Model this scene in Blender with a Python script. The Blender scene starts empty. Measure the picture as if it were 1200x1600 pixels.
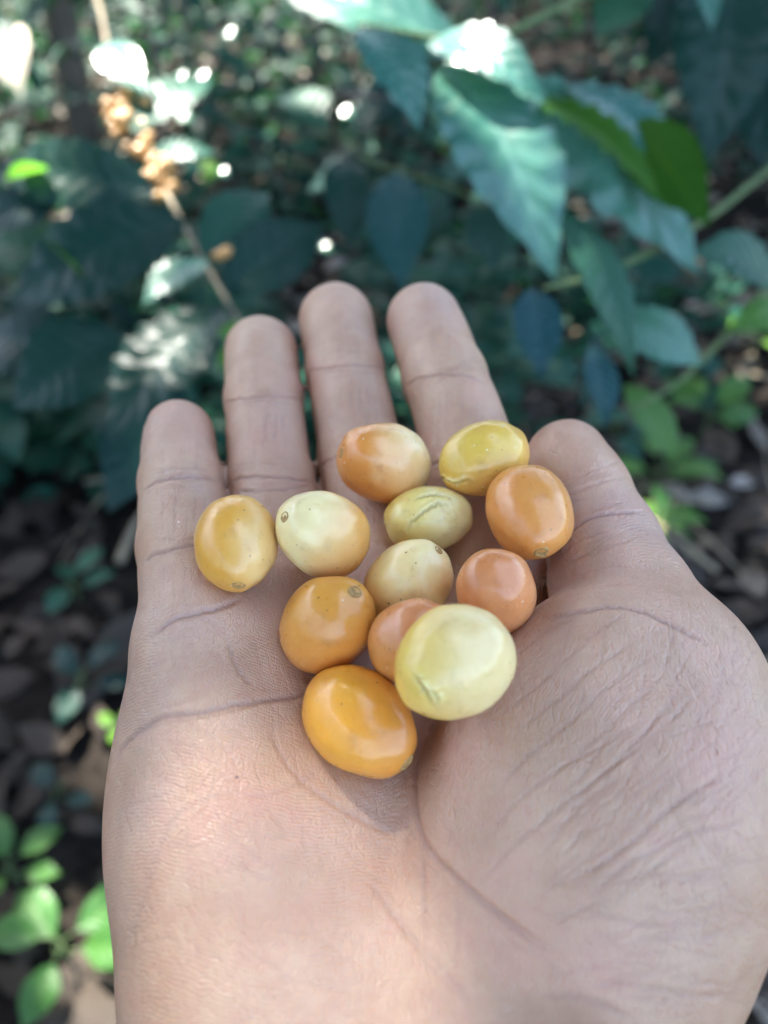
import bpy, math, random, os
import numpy as np
from mathutils import Vector, Matrix, noise as mnoise

R = math.radians
random.seed(7)
rng = np.random.default_rng(11)
sc = bpy.context.scene
COL = sc.collection

# ------------------------------------------------------------------ camera
CAM_H = 1.05
PITCH = 40.0
FPX = 1202.3                      # focal length in photo pixels (1200 x 1600)
cam_d = bpy.data.cameras.new('camera')
cam = bpy.data.objects.new('camera', cam_d)
COL.objects.link(cam)
cam.location = (0, 0, CAM_H)
cam.rotation_euler = (R(90 - PITCH), 0, 0)
cam_d.sensor_fit = 'VERTICAL'
cam_d.sensor_height = 34.6
cam_d.sensor_width = 25.95
cam_d.lens = 26.0
cam_d.clip_start = 0.005
cam_d.clip_end = 200
cam_d.dof.use_dof = True
cam_d.dof.focus_distance = 0.121
cam_d.dof.aperture_fstop = 10.6
sc.camera = cam

# ------------------------------------------------------------------ light
SUN_EL, SUN_AZ = 58.0, -35.0       # azimuth: degrees from +Y (away from camera) towards +X
sdir = Vector((math.sin(R(SUN_AZ)) * math.cos(R(SUN_EL)), math.cos(R(SUN_AZ)) * math.cos(R(SUN_EL)), math.sin(R(SUN_EL))))
world = bpy.data.worlds.new('World')
sc.world = world
world.use_nodes = True
wn = world.node_tree
wn.nodes.clear()
w_out = wn.nodes.new('ShaderNodeOutputWorld')
w_bg = wn.nodes.new('ShaderNodeBackground')
w_sky = wn.nodes.new('ShaderNodeTexSky')
w_sky.sky_type = 'NISHITA'
w_sky.sun_disc = False
w_sky.sun_elevation = R(SUN_EL)
w_sky.sun_rotation = R(SUN_AZ)
w_sky.air_density = 1.0
w_sky.dust_density = 2.5
w_bg.inputs['Strength'].default_value = 0.13
wn.links.new(w_sky.outputs[0], w_bg.inputs[0])
wn.links.new(w_bg.outputs[0], w_out.inputs[0])
sun_d = bpy.data.lights.new('sun', 'SUN')
sun_d.energy = 4.5
sun_d.angle = R(0.5)
sun_d.color = (1.0, 0.95, 0.87)
sun = bpy.data.objects.new('sun', sun_d)
COL.objects.link(sun)
sun.location = (0, 0, 6)
sun.rotation_euler = (-sdir).to_track_quat('-Z', 'Y').to_euler()
sc.view_settings.view_transform = 'Standard'
sc.view_settings.look = 'None'
sc.view_settings.exposure = 3.0
sc.view_settings.gamma = 1.0
sc.cycles.max_bounces = 8
sc.cycles.transparent_max_bounces = 8
sc.cycles.sample_clamp_indirect = 6.0

# ------------------------------------------------------------------ frames of reference
cp, sp = math.cos(R(PITCH)), math.sin(R(PITCH))
# camera-lens frame (x right, y down, z forward, mm) -> world metres
RX = np.array([[1, 0, 0], [0, -sp, cp], [0, -cp, -sp]])


def U(px, py, d):
    """a point seen at photo pixel (px, py), d millimetres in front of the lens"""
    return np.array([(px - 600) / FPX * d, (py - 800) / FPX * d, d], float)


def W(p):
    p = np.asarray(p, float)
    return p @ RX.T * 0.001 + np.array([0, 0, CAM_H])


def at(px, py, m):
    """world point seen at a photo pixel, m metres in front of the lens"""
    return Vector(W(U(px, py, m * 1000.0)))


def ground_at(px, py, z=0.0):
    d = W(U(px, py, 1000.0)) - np.array([0, 0, CAM_H])
    t = (z - CAM_H) / d[2]
    return Vector(np.array([0, 0, CAM_H]) + d * t)


def tag(o, label, cat, group=None, kind=None):
    if label:
        o['label'] = label
    if cat:
        o['category'] = cat
    if group:
        o['group'] = group
    if kind:
        o['kind'] = kind
    return o


def mesh_obj(name, verts, faces, mat=None, parent=None, smooth=True):
    me = bpy.data.meshes.new(name)
    verts = np.asarray(verts, np.float32)
    if isinstance(faces, np.ndarray):
        n, k = faces.shape
        me.vertices.add(len(verts))
        me.vertices.foreach_set('co', verts.ravel())
        me.loops.add(n * k)
        me.loops.foreach_set('vertex_index', faces.astype(np.int32).ravel())
        me.polygons.add(n)
        me.polygons.foreach_set('loop_start', np.arange(0, n * k, k, dtype=np.int32))
        me.polygons.foreach_set('loop_total', np.full(n, k, np.int32))
        me.update(calc_edges=True)
        me.validate()
    else:
        me.from_pydata([tuple(v) for v in verts], [], faces)
    if smooth:
        me.polygons.foreach_set('use_smooth', np.ones(len(me.polygons), bool))
    me.update()
    if mat:
        me.materials.append(mat)
    o = bpy.data.objects.new(name, me)
    COL.objects.link(o)
    if parent:
        o.parent = parent
    return o


def empty(name, loc=(0, 0, 0)):
    o = bpy.data.objects.new(name, None)
    o.empty_display_size = 0.02
    o.location = loc
    COL.objects.link(o)
    return o


def attr(o, name, vals):
    a = o.data.attributes.new(name, 'FLOAT', 'POINT')
    a.data.foreach_set('value', np.asarray(vals, np.float32))


class NT:
    """tiny helper for node materials"""
    def __init__(self, name):
        self.m = bpy.data.materials.new(name)
        self.m.use_nodes = True
        self.t = self.m.node_tree
        self.t.nodes.clear()
        self.out = self.t.nodes.new('ShaderNodeOutputMaterial')

    def n(self, typ, **kw):
        nd = self.t.nodes.new('ShaderNode' + typ)
        for k, v in kw.items():
            if hasattr(nd, k):
                setattr(nd, k, v)
        return nd

    def l(self, a, b):
        self.t.links.new(a, b)

    def set(self, sock, v):
        if hasattr(v, 'is_linked') or isinstance(v, bpy.types.NodeSocket):
            self.l(v, sock)
        else:
            sock.default_value = v

    def math(self, op, a, b=None, clamp=False):
        nd = self.n('Math', operation=op, use_clamp=clamp)
        self.set(nd.inputs[0], a)
        if b is not None:
            self.set(nd.inputs[1], b)
        return nd.outputs[0]

    def mix(self, f, a, b, blend='MIX'):
        nd = self.n('Mix', data_type='RGBA', blend_type=blend)
        self.set(nd.inputs[0], f)
        self.set(nd.inputs[6], a)
        self.set(nd.inputs[7], b)
        return nd.outputs[2]

    def attr(self, name):
        return self.n('Attribute', attribute_name=name).outputs['Fac']

    def noise(self, vec, scale, detail=3, rough=0.55, out=0):
        nd = self.n('TexNoise')
        if vec is not None:
            self.l(vec, nd.inputs['Vector'])
        nd.inputs['Scale'].default_value = scale
        nd.inputs['Detail'].default_value = detail
        nd.inputs['Roughness'].default_value = rough
        return nd.outputs[out]

    def ramp(self, f, stops):
        nd = self.n('ValToRGB')
        self.set(nd.inputs[0], f)
        e = nd.color_ramp.elements
        while len(e) < len(stops):
            e.new(0.5)
        for el, (p, c) in zip(e, stops):
            el.position = p
            el.color = c if len(c) == 4 else (*c, 1)
        return nd.outputs[0]

    def rng(self, f, a, b, c=0.0, d=1.0):
        nd = self.n('MapRange')
        self.set(nd.inputs[0], f)
        for i, v in enumerate((a, b, c, d)):
            nd.inputs[i + 1].default_value = v
        return nd.outputs[0]

    def bump(self, h, strength, dist, normal=None):
        nd = self.n('Bump')
        nd.inputs['Strength'].default_value = strength
        nd.inputs['Distance'].default_value = dist
        self.l(h, nd.inputs['Height'])
        if normal is not None:
            self.l(normal, nd.inputs['Normal'])
        return nd.outputs[0]

    def bumps(self, *hs):
        """one bump from several (height, metres) layers"""
        tot = None
        for h, m in hs:
            q = self.math('MULTIPLY', h, m)
            tot = q if tot is None else self.math('ADD', tot, q)
        return self.bump(tot, 1.0, 1.0)

    def surf(self, sh):
        self.l(sh, self.out.inputs['Surface'])
        return self.m


# ================================================================== the hand
# A right hand lying palm up: signed distance field -> surface net -> creases.
def seg_dist(P, a, b):
    ba = b - a
    h = np.clip(((P - a) @ ba) / (ba @ ba), 0, 1)
    return np.linalg.norm(P - a - h[:, None] * ba, axis=1), h


def round_cone(P, a, b, ra, rb):
    d, h = seg_dist(P, a, b)
    return d - (ra + (rb - ra) * h)


def smin(a, b, k):
    h = np.maximum(k - np.abs(a - b), 0) / k
    return np.minimum(a, b) - h * h * k * 0.25


def ellipsoid(P, c, ax, r):
    """ax: rows = unit axes"""
    q = (P - c) @ ax.T
    k0 = np.linalg.norm(q / r, axis=1)
    k1 = np.linalg.norm(q / (r * r), axis=1)
    return k0 * (k0 - 1.0) / np.maximum(k1, 1e-6)


def frame(z, up):
    z = np.asarray(z, float); z = z / np.linalg.norm(z)
    x = np.cross(up, z); x = x / np.linalg.norm(x)
    y = np.cross(z, x)
    return np.array([x, y, z])


PALM_N = np.array([0.0, -0.61, -0.79])       # out of the palm, towards the lens
PALM_A = np.array([0.0, 0.79, -0.61])        # from the fingers to the wrist
WRIST = np.array([6.0, 88.0, 88.0])

FINGERS = {
    'pinky': [(280, 680, 166, 7.5), (283, 752, 154, 8.1), (291, 852, 141, 8.6), (312, 975, 128, 9.6)],
    'ring': [(408, 551, 188, 8.9), (412, 622, 174, 8.6), (423, 752, 157, 8.6), (452, 925, 142, 10.2)],
    'middle': [(525, 501, 195, 9.4), (539, 577, 180, 8.9), (565, 715, 163, 9.1), (600, 900, 146, 10.4)],
    'index': [(662, 502, 186, 9.0), (695, 590, 172, 9.2), (738, 720, 157, 9.6), (775, 900, 144, 11.0)],
}
FJ = {k: [(U(*q[:3]), q[3]) for q in v] for k, v in FINGERS.items()}
THUMB = [(887, 717, 150, 7.7), (903, 768, 147, 9.2), (940, 850, 140, 9.8), (985, 940, 131, 10.3), (1036, 1078, 124, 13.0), (1000, 1250, 117, 17)]
TJ = [(U(*q[:3]), q[3]) for q in THUMB]


def palm_sdf(P):
    d = None
    ends = {'pinky': (-16, 3, 1.0, 0.5), 'ring': (-6, 1, 3.5, 4.0), 'middle': (4, 0, 5.5, 6.5), 'index': (14, 0, 5.0, 6.5)}
    for k, (dx, dz, s0, s1) in ends.items():
        c, r = FJ[k][3]
        c = c + PALM_A * 5
        w = WRIST + np.array([dx, 0, 0]) - PALM_N * dz + np.array([0, -6, 0])
        m = c + (w - c) * 0.42 - PALM_N * s1
        rc = smin(round_cone(P, c - PALM_N * s0, m, r, 10.5), round_cone(P, m, w, 10.5, 12.5), 6.0)
        d = rc if d is None else smin(d, rc, 7.0)
    # heel of the hand below the little finger
    ax = frame(PALM_A + np.array([0.10, 0, 0]), PALM_N)
    d = smin(d, ellipsoid(P, U(408, 1400, 117), ax, np.array([21.0, 17.5, 40.0])), 10)
    d = smin(d, ellipsoid(P, U(338, 1150, 127), frame(PALM_A + np.array([-0.1, 0, 0]), PALM_N), np.array([15., 12.5, 27.0])), 9)
    # pads under the fingers
    d = smin(d, ellipsoid(P, U(395, 985, 130), ax, np.array([9.0, 5.0, 8.0])), 7)
    d = smin(d, ellipsoid(P, U(520, 985, 134), ax, np.array([9.0, 5.0, 8.0])), 7)
    # wrist and forearm
    f1 = WRIST + PALM_A * 45
    f2 = WRIST + PALM_A * 150 + np.array([10, 10, 0])
    for s in (-15, 15):
        o = np.array([s, 0, 0])
        d = smin(d, round_cone(P, WRIST + o, f1 + o * 1.1, 15.5, 18.0), 12)
        d = smin(d, round_cone(P, f1 + o * 1.1, f2 + o * 1.2, 18.0, 24.0), 12)
    return d


def thenar_sdf(P):
    ax = frame(U(850, 1640, 103) - U(1010, 1050, 121), PALM_N)
    t = ellipsoid(P, U(938, 1300, 113), ax, np.array([25.0, 18.5, 41.0]))
    t = smin(t, ellipsoid(P, U(835, 1185, 114), frame(U(700, 1400, 111) - U(940, 1000, 118), PALM_N), np.array([13.0, 11.0, 27.0])), 8)
    t = smin(t, round_cone(P, TJ[4][0], TJ[5][0], 12.0, 18.0), 9)
    return t


def thumb_sdf(P):
    d = None
    for (a, ra), (b, rb) in zip(TJ[:4], TJ[1:5]):
        rc = round_cone(P, a, b, ra, rb)
        d = rc if d is None else smin(d, rc, 3.0)
    # soft pad of the tip and of the middle joint, on the side that faces the fingers
    d = smin(d, ellipsoid(P, U(884, 752, 144), frame(TJ[2][0] - TJ[0][0], np.array([-0.6, 0, -0.8])), np.array([7.6, 5.0, 10.0])), 4)
    d = smin(d, ellipsoid(P, U(925, 905, 128), frame(TJ[3][0] - TJ[2][0], np.array([-0.5, 0, -0.8])), np.array([8.0, 5.0, 9.0])), 4)
    return d


def finger_sdf(P, k):
    J = FJ[k]
    d = None
    for (a, ra), (b, rb) in zip(J[:-1], J[1:]):
        rc = round_cone(P, a, b, ra, rb)
        d = rc if d is None else smin(d, rc, 1.2)
    # pads on the palm side, one per bone
    for i, (t, rr, push) in enumerate(((0.35, 1.0, 2.6), (0.5, 1.0, 2.2), (0.42, 1.0, 2.0))):
        (a, ra), (b, rb) = J[i], J[i + 1]
        ax = frame(b - a, PALM_N)
        n = ax[1] if ax[1] @ PALM_N > 0 else -ax[1]
        c = a + (b - a) * t + n * push
        L = np.linalg.norm(b - a)
        rm = ra + (rb - ra) * t
        d = smin(d, ellipsoid(P, c, ax, np.array([rm * 0.70, rm * 0.84, max(L * 0.52, 6)])), 3.5)
    # knuckles on the back
    for i in (1, 2):
        a, ra = J[i]
        d = smin(d, np.linalg.norm(P - (a - PALM_N * 2.4), axis=1) - ra * 0.84, 4)
    return d


def hand_sdf(P):
    palm = palm_sdf(P)
    base = smin(palm, thenar_sdf(P), 4.0)
    d = base
    for k in FJ:
        d = np.minimum(d, smin(base, finger_sdf(P, k), 4.5))
    d = np.minimum(d, smin(base, thumb_sdf(P), 3.0))
    return d


def grad(f, P, e=0.15):
    g = np.empty_like(P)
    for i in range(3):
        o = np.zeros(3); o[i] = e
        g[:, i] = f(P + o) - f(P - o)
    return g / np.maximum(np.linalg.norm(g, axis=1, keepdims=True), 1e-9)


def surface_net(f, lo, hi, h, coarse=4, band=1.9):
    lo = np.array(lo, float); hi = np.array(hi, float)
    n = (np.ceil((hi - lo) / (h * coarse)).astype(int)) * coarse + 1
    nc = (n - 1) // coarse + 1
    ax = [lo[i] + np.arange(nc[i]) * h * coarse for i in range(3)]
    G = np.stack(np.meshgrid(*ax, indexing='ij'), -1).reshape(-1, 3)
    cv = f(G).reshape(nc)
    # fine volume, evaluated only in the coarse cells close to the surface
    V = np.repeat(np.repeat(np.repeat(cv.astype(np.float32), coarse, 0), coarse, 1), coarse, 2)[:n[0], :n[1], :n[2]]
    near = np.abs(cv) < h * coarse * band
    nm = near.copy()
    for a in range(3):
        nm |= np.roll(near, 1, a) | np.roll(near, -1, a)
    M = np.repeat(np.repeat(np.repeat(nm, coarse, 0), coarse, 1), coarse, 2)[:n[0], :n[1], :n[2]]
    idx = np.argwhere(M)
    vals = np.empty(len(idx), np.float32)
    for s in range(0, len(idx), 400000):
        vals[s:s + 400000] = f(lo + idx[s:s + 400000] * h)
    V[tuple(idx.T)] = vals
    S = V < 0
    c = np.zeros(n - 1, np.int8)
    for dx in (0, 1):
        for dy in (0, 1):
            for dz in (0, 1):
                c += S[dx:n[0] - 1 + dx, dy:n[1] - 1 + dy, dz:n[2] - 1 + dz]
    act = (c > 0) & (c < 8)
    cells = np.argwhere(act)
    vid = -np.ones(n - 1, np.int64)
    vid[tuple(cells.T)] = np.arange(len(cells))
    acc = np.zeros((len(cells), 3)); cnt = np.zeros(len(cells))
    corners = [(x, y, z) for x in (0, 1) for y in (0, 1) for z in (0, 1)]
    for i, p in enumerate(corners):
        for q in corners[i + 1:]:
            if sum(abs(p[k] - q[k]) for k in range(3)) != 1:
                continue
            va = V[cells[:, 0] + p[0], cells[:, 1] + p[1], cells[:, 2] + p[2]]
            vb = V[cells[:, 0] + q[0], cells[:, 1] + q[1], cells[:, 2] + q[2]]
            m = (va < 0) != (vb < 0)
            t = np.where(m, va / np.where(m, va - vb, 1), 0)[:, None]
            pt = np.array(p) + t * (np.array(q) - np.array(p))
            acc += np.where(m[:, None], pt, 0); cnt += m
    verts = lo + (cells + acc / cnt[:, None]) * h
    faces = []
    for a in range(3):
        b, c2 = (a + 1) % 3, (a + 2) % 3
        sl0 = [slice(None)] * 3; sl1 = [slice(None)] * 3
        sl0[a] = slice(0, -1); sl1[a] = slice(1, None)
        s0, s1 = S[tuple(sl0)], S[tuple(sl1)]
        e = np.argwhere(s0 != s1)
        e = e[(e[:, b] > 0) & (e[:, c2] > 0) & (e[:, b] < n[b] - 1) & (e[:, c2] < n[c2] - 1)]
        flip = ~s0[tuple(e.T)]
        q = []
        for (ob, oc) in ((-1, -1), (0, -1), (0, 0), (-1, 0)):
            cc = e.copy(); cc[:, b] += ob; cc[:, c2] += oc
            q.append(vid[tuple(cc.T)])
        q = np.stack(q, 1)
        q[flip] = q[flip][:, ::-1]
        faces.append(q)
    faces = np.concatenate(faces)
    return verts, faces[(faces >= 0).all(1)]


def subdivide(v, f):
    e = np.concatenate([f[:, [0, 1]], f[:, [1, 2]], f[:, [2, 3]], f[:, [3, 0]]])
    es = np.sort(e, 1)
    key = es[:, 0] * len(v) + es[:, 1]
    u, first, inv = np.unique(key, return_index=True, return_inverse=True)
    em = (v[es[first, 0]] + v[es[first, 1]]) * 0.5
    fc = v[f].mean(1)
    nv, nf = len(v), len(f)
    E = inv.reshape(4, nf).T + nv
    C = np.arange(nf) + nv + len(u)
    q = [np.stack([f[:, i], E[:, i], C, E[:, (i + 3) % 4]], 1) for i in range(4)]
    return np.concatenate([v, em, fc]), np.concatenate(q)


def smooth_faces(v, f, it=2, lam=0.5):
    e = np.concatenate([f[:, [i, (i + j) % 4]] for i in range(4) for j in (1, 3)])
    cnt = np.maximum(np.bincount(e[:, 0], minlength=len(v)), 1)
    for _ in range(it):
        acc = np.stack([np.bincount(e[:, 0], v[e[:, 1], i], len(v)) for i in range(v.shape[1])], 1)
        v = v + lam * (acc / cnt[:, None] - v)
    return v


def raycast(px, py, f=hand_sdf):
    """points where rays through photo pixels meet the hand"""
    px = np.atleast_1d(np.asarray(px, float)); py = np.atleast_1d(np.asarray(py, float))
    D = np.stack([(px - 600) / FPX, (py - 800) / FPX, np.ones_like(px)], 1)
    D /= np.linalg.norm(D, axis=1, keepdims=True)
    t = np.full(len(px), 70.0)
    for _ in range(34):
        t = t + 0.92 * f(D * t[:, None])
        t = np.minimum(t, 320)
    return D * t[:, None], t < 300


def catmull(pts, n):
    pts = np.asarray(pts, float)
    if len(pts) < 3:
        t = np.linspace(0, 1, n)[:, None]
        return pts[0] * (1 - t) + pts[-1] * t
    p = np.vstack([2 * pts[0] - pts[1], pts, 2 * pts[-1] - pts[-2]])
    out = []
    m = len(pts) - 1
    for s in np.linspace(0, m - 1e-6, n):
        i = int(s); t = s - i
        a, b, c, d = p[i], p[i + 1], p[i + 2], p[i + 3]
        out.append(0.5 * ((2 * b) + (c - a) * t + (2 * a - 5 * b + 4 * c - d) * t * t + (3 * b - a - 3 * c + d) * t ** 3))
    return np.array(out)

def z7(*pts):
    return [(600 + x / 2, 900 + y / 2) for x, y in pts]


def z8(*pts):
    return [(150 + x / 2, 900 + y / 2) for x, y in pts]


# lines of the palm, read off the photograph: (pixels, depth mm, half width mm, pigment)
CREASES = [
    # little finger
    ([(222, 766), (255, 750), (300, 745), (346, 752)], .38, .42, .7),
    ([(238, 741), (285, 733), (332, 737)], .14, .3, .3),
    ([(226, 878), (243, 866), (300, 851), (330, 848)], .32, .42, .7),
    ([(232, 998), (268, 970), (310, 957), (345, 950), (378, 934)], .55, .5, .9),
    ([(276, 772), (273, 800), (275, 835)], .16, .22, .3), ([(306, 775), (304, 812)], .14, .22, .3),
    ([(257, 884), (254, 925)], .16, .22, .3), ([(290, 880), (288, 930)], .16, .24, .3), ([(316, 885), (312, 920)], .16, .22, .3),
    ([(240, 900), (240, 960)], .12, .2, .3),
    # ring finger
    ([(350, 630), (380, 623), (430, 618), (476, 624)], .36, .42, .7),
    ([(358, 752), (400, 745), (450, 747), (492, 754)], .34, .4, .7),
    ([(364, 768), (410, 767), (455, 763), (490, 757)], .26, .34, .5),
    ([(417, 640), (414, 668), (417, 695)], .18, .22, .3), ([(431, 642), (430, 690)], .2, .22, .3), ([(442, 645), (441, 672)], .15, .2, .3),
    ([(398, 690), (396, 735)], .1, .2, .2),
    # middle finger
    ([(476, 582), (515, 574), (560, 570), (604, 576)], .36, .42, .7),
    ([(498, 732), (520, 716), (555, 706), (600, 705)], .3, .4, .6),
    ([(560, 602), (562, 645)], .17, .22, .3), ([(546, 608), (550, 640)], .14, .2, .3), ([(574, 600), (577, 632)], .14, .2, .3),
    # index finger
    ([(626, 606), (665, 588), (720, 585), (765, 600)], .34, .42, .6),
    ([(668, 730), (700, 718), (745, 712)], .28, .4, .5),
    # thumb
    ([(862, 862), (890, 832), (915, 813), (955, 802), (1008, 800)], .4, .45, .8),
    ([(868, 872), (902, 845), (950, 830)], .2, .35, .4), ([(930, 795), (985, 782)], .12, .3, .3),
    ([(846, 966), (905, 957), (950, 948), (1000, 955), (1060, 982), (1110, 1010)], .45, .45, .8),
    ([(900, 900), (960, 885), (1030, 890)], .16, .35, .3), ([(880, 935), (940, 915), (1010, 915)], .14, .3, .3),
    # heart line and the fold beside it
    (z8((48, 600), (80, 540), (130, 490), (220, 440), (330, 430), (450, 400), (560, 385), (680, 360), (760, 300)), .55, .5, .9),
    (z8((120, 505), (210, 462), (340, 440), (450, 415), (520, 392)), .25, .32, .6),
    (z8((150, 440), (260, 400), (330, 392)), .1, .3, .2),
    # head line
    (z8((540, 480), (580, 560), (640, 640), (740, 712), (850, 775), (1000, 838)), .22, .5, .5),
    (z8((690, 620), (600, 665), (520, 690), (440, 690)), .14, .35, .35),
    # life line
    (z7((112, 520), (100, 620), (98, 700), (108, 780), (150, 868), (250, 965), (350, 1050), (430, 1110), (520, 1175)), .5, .55, .9),
    (z8((1025, 870), (1026, 1000), (1036, 1150)), .16, .4, .4),
    (z8((850, 940), (930, 1060), (1020, 1180), (1130, 1320)), .16, .5, .4),
    (z8((960, 760), (1005, 830), (1060, 900)), .14, .35, .4),
    (z7((120, 850), (128, 1000), (125, 1110)), .14, .35, .4),
    (z7((225, 985), (235, 1100), (220, 1250)), .12, .35, .3),
    # heel
    (z7((0, 1020), (90, 1130), (200, 1250), (290, 1370)), .18, .5, .4),
    (z7((500, 1312), (580, 1312), (660, 1330), (770, 1385)), .3, .5, .6),
    (z7((640, 1290), (740, 1272), (850, 1290), (980, 1312), (1140, 1300)), .25, .4, .5),
    (z7((700, 1250), (830, 1240), (960, 1210)), .16, .35, .35),
    (z8((450, 680), (300, 720), (220, 800), (175, 940), (130, 1080), (110, 1220)), .14, .55, .35),
    (z8((410, 200), (425, 250), (450, 300), (490, 345)), .28, .4, .6),
    (z8((390, 160), (330, 130), (260, 140)), .1, .4, .2),
    (z8((150, 300), (230, 260), (300, 255)), .08, .3, .2),
    # long wrinkles over the ball of the thumb
    (z7((330, 330), (430, 232), (520, 165), (610, 122)), .2, .3, .35),
    (z7((345, 445), (470, 350), (600, 232), (700, 152), (770, 108)), .2, .3, .4),
    (z7((420, 480), (560, 372), (650, 292), (780, 205)), .24, .32, .45),
    (z7((340, 700), (430, 582), (540, 492), (660, 382), (730, 325), (880, 228)), .22, .3, .45),
    (z7((310, 840), (430, 692), (600, 562), (700, 472), (830, 352), (880, 300)), .22, .3, .4),
    (z7((280, 980), (420, 832), (530, 742), (700, 602), (800, 502), (960, 342)), .28, .32, .5),
    (z7((440, 805), (580, 692), (760, 562), (900, 442), (1000, 345)), .2, .3, .4),
    (z7((600, 965), (700, 882), (800, 812), (850, 765), (900, 722), (1000, 662), (1085, 575)), .34, .38, .7),
    (z7((640, 1010), (760, 902), (870, 845), (960, 800), (1060, 782), (1130, 755)), .3, .36, .65),
    (z7((700, 962), (860, 932), (1000, 945), (1090, 930)), .2, .3, .45),
    (z7((600, 1030), (740, 1072), (860, 1092), (1010, 1075)), .22, .34, .5),
    (z7((800, 1030), (930, 1052), (1090, 1015)), .18, .3, .4),
    (z7((650, 1100), (760, 1172), (900, 1182)), .14, .34, .3),
    (z7((300, 1130), (480, 1180), (560, 1260)), .1, .4, .25),
    (z7((820, 860), (930, 770), (1020, 740), (1100, 690)), .16, .26, .4),
    (z7((560, 870), (640, 800), (720, 760)), .12, .26, .3),
    (z7((760, 760), (860, 660), (980, 560), (1050, 500)), .16, .26, .35),
    (z7((880, 600), (960, 520), (1040, 420)), .14, .26, .3),
    (z7((880, 150), (930, 280), (1010, 350)), .12, .3, .3), (z7((830, 180), (900, 160), (990, 190)), .14, .3, .3),
    (z7((700, 700), (800, 640), (880, 560)), .12, .24, .3),
]
CREASES = [(p_, d_ * (1.0 if max(q[1] for q in p_) < 880 else .72) * (.62 if p_[0][0] > 700 and p_[0][1] > 980 else 1), w_, g_ * (1.15 if max(q[1] for q in p_) < 880 else .7)) for p_, d_, w_, g_ in CREASES]
# clustered folds at the finger joints and short lines along the bones
for k_, jj in list(FINGERS.items()) + [('thumb', THUMB)]:
    for q in (1, 2):
        (x0, y0, d0, r0), (x1, y1, d1, r1) = jj[q], jj[q - 1]
        hw_ = r0 / d0 * FPX
        ang_ = math.atan2(y1 - y0, x1 - x0) + math.pi / 2
        for _ in range(9):
            o_ = rng.normal(0, 13); c_ = rng.uniform(-.5, .5) * hw_; l_ = rng.uniform(.2, .75) * hw_
            cx_, cy_ = x0 + math.cos(ang_) * c_ - math.sin(ang_) * o_ * -1, y0 + math.sin(ang_) * c_ + o_ * .9
            CREASES.append(([(cx_ - math.cos(ang_) * l_, cy_ - math.sin(ang_) * l_ + rng.normal(0, 3)), (cx_, cy_ - 3), (cx_ + math.cos(ang_) * l_, cy_ + math.sin(ang_) * l_ + rng.normal(0, 3))], rng.uniform(.05, .15), rng.uniform(.18, .32), .3))
        for _ in range(7):
            c_ = rng.uniform(-.6, .6) * hw_; t_ = rng.uniform(.25, .75); l_ = rng.uniform(8, 26)
            cx_, cy_ = x0 + (x1 - x0) * t_ + math.cos(ang_) * c_, y0 + (y1 - y0) * t_ + math.sin(ang_) * c_
            CREASES.append(([(cx_ + rng.normal(0, 2), cy_ - l_), (cx_ + rng.normal(0, 2), cy_ + l_)], rng.uniform(.04, .10), rng.uniform(.16, .26), .2))
# short fine wrinkles scattered over the outer thenar and the heel, following the flow of the long ones
for _ in range(130):
    x, y = rng.uniform(560, 1150), rng.uniform(180, 1350)
    a = -0.75 + (y - 700) / 900 + rng.normal(0, .25)
    L = rng.uniform(40, 130)
    CREASES.append((z7((x - L * math.cos(a), y - L * math.sin(a)), (x, y + rng.normal(0, 6)), (x + L * math.cos(a), y + L * math.sin(a))), rng.uniform(.04, .12), rng.uniform(.16, .30), .25))
for _ in range(60):
    x, y = rng.uniform(900, 1170), rng.uniform(250, 1100)
    a = 0.9 + rng.normal(0, .3)
    L = rng.uniform(30, 90)
    CREASES.append((z7((x - L * math.cos(a), y - L * math.sin(a)), (x + L * math.cos(a), y + L * math.sin(a))), rng.uniform(.05, .1), rng.uniform(.18, .26), .15))
for _ in range(90):
    x, y = rng.uniform(60, 900), rng.uniform(380, 1350)
    a = rng.choice([-0.15, 0.7, 1.3]) + rng.normal(0, .25)
    L = rng.uniform(25, 90)
    CREASES.append((z8((x - L * math.cos(a), y - L * math.sin(a)), (x, y + rng.normal(0, 5)), (x + L * math.cos(a), y + L * math.sin(a))), rng.uniform(.03, .08), rng.uniform(.18, .3), .12))


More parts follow.
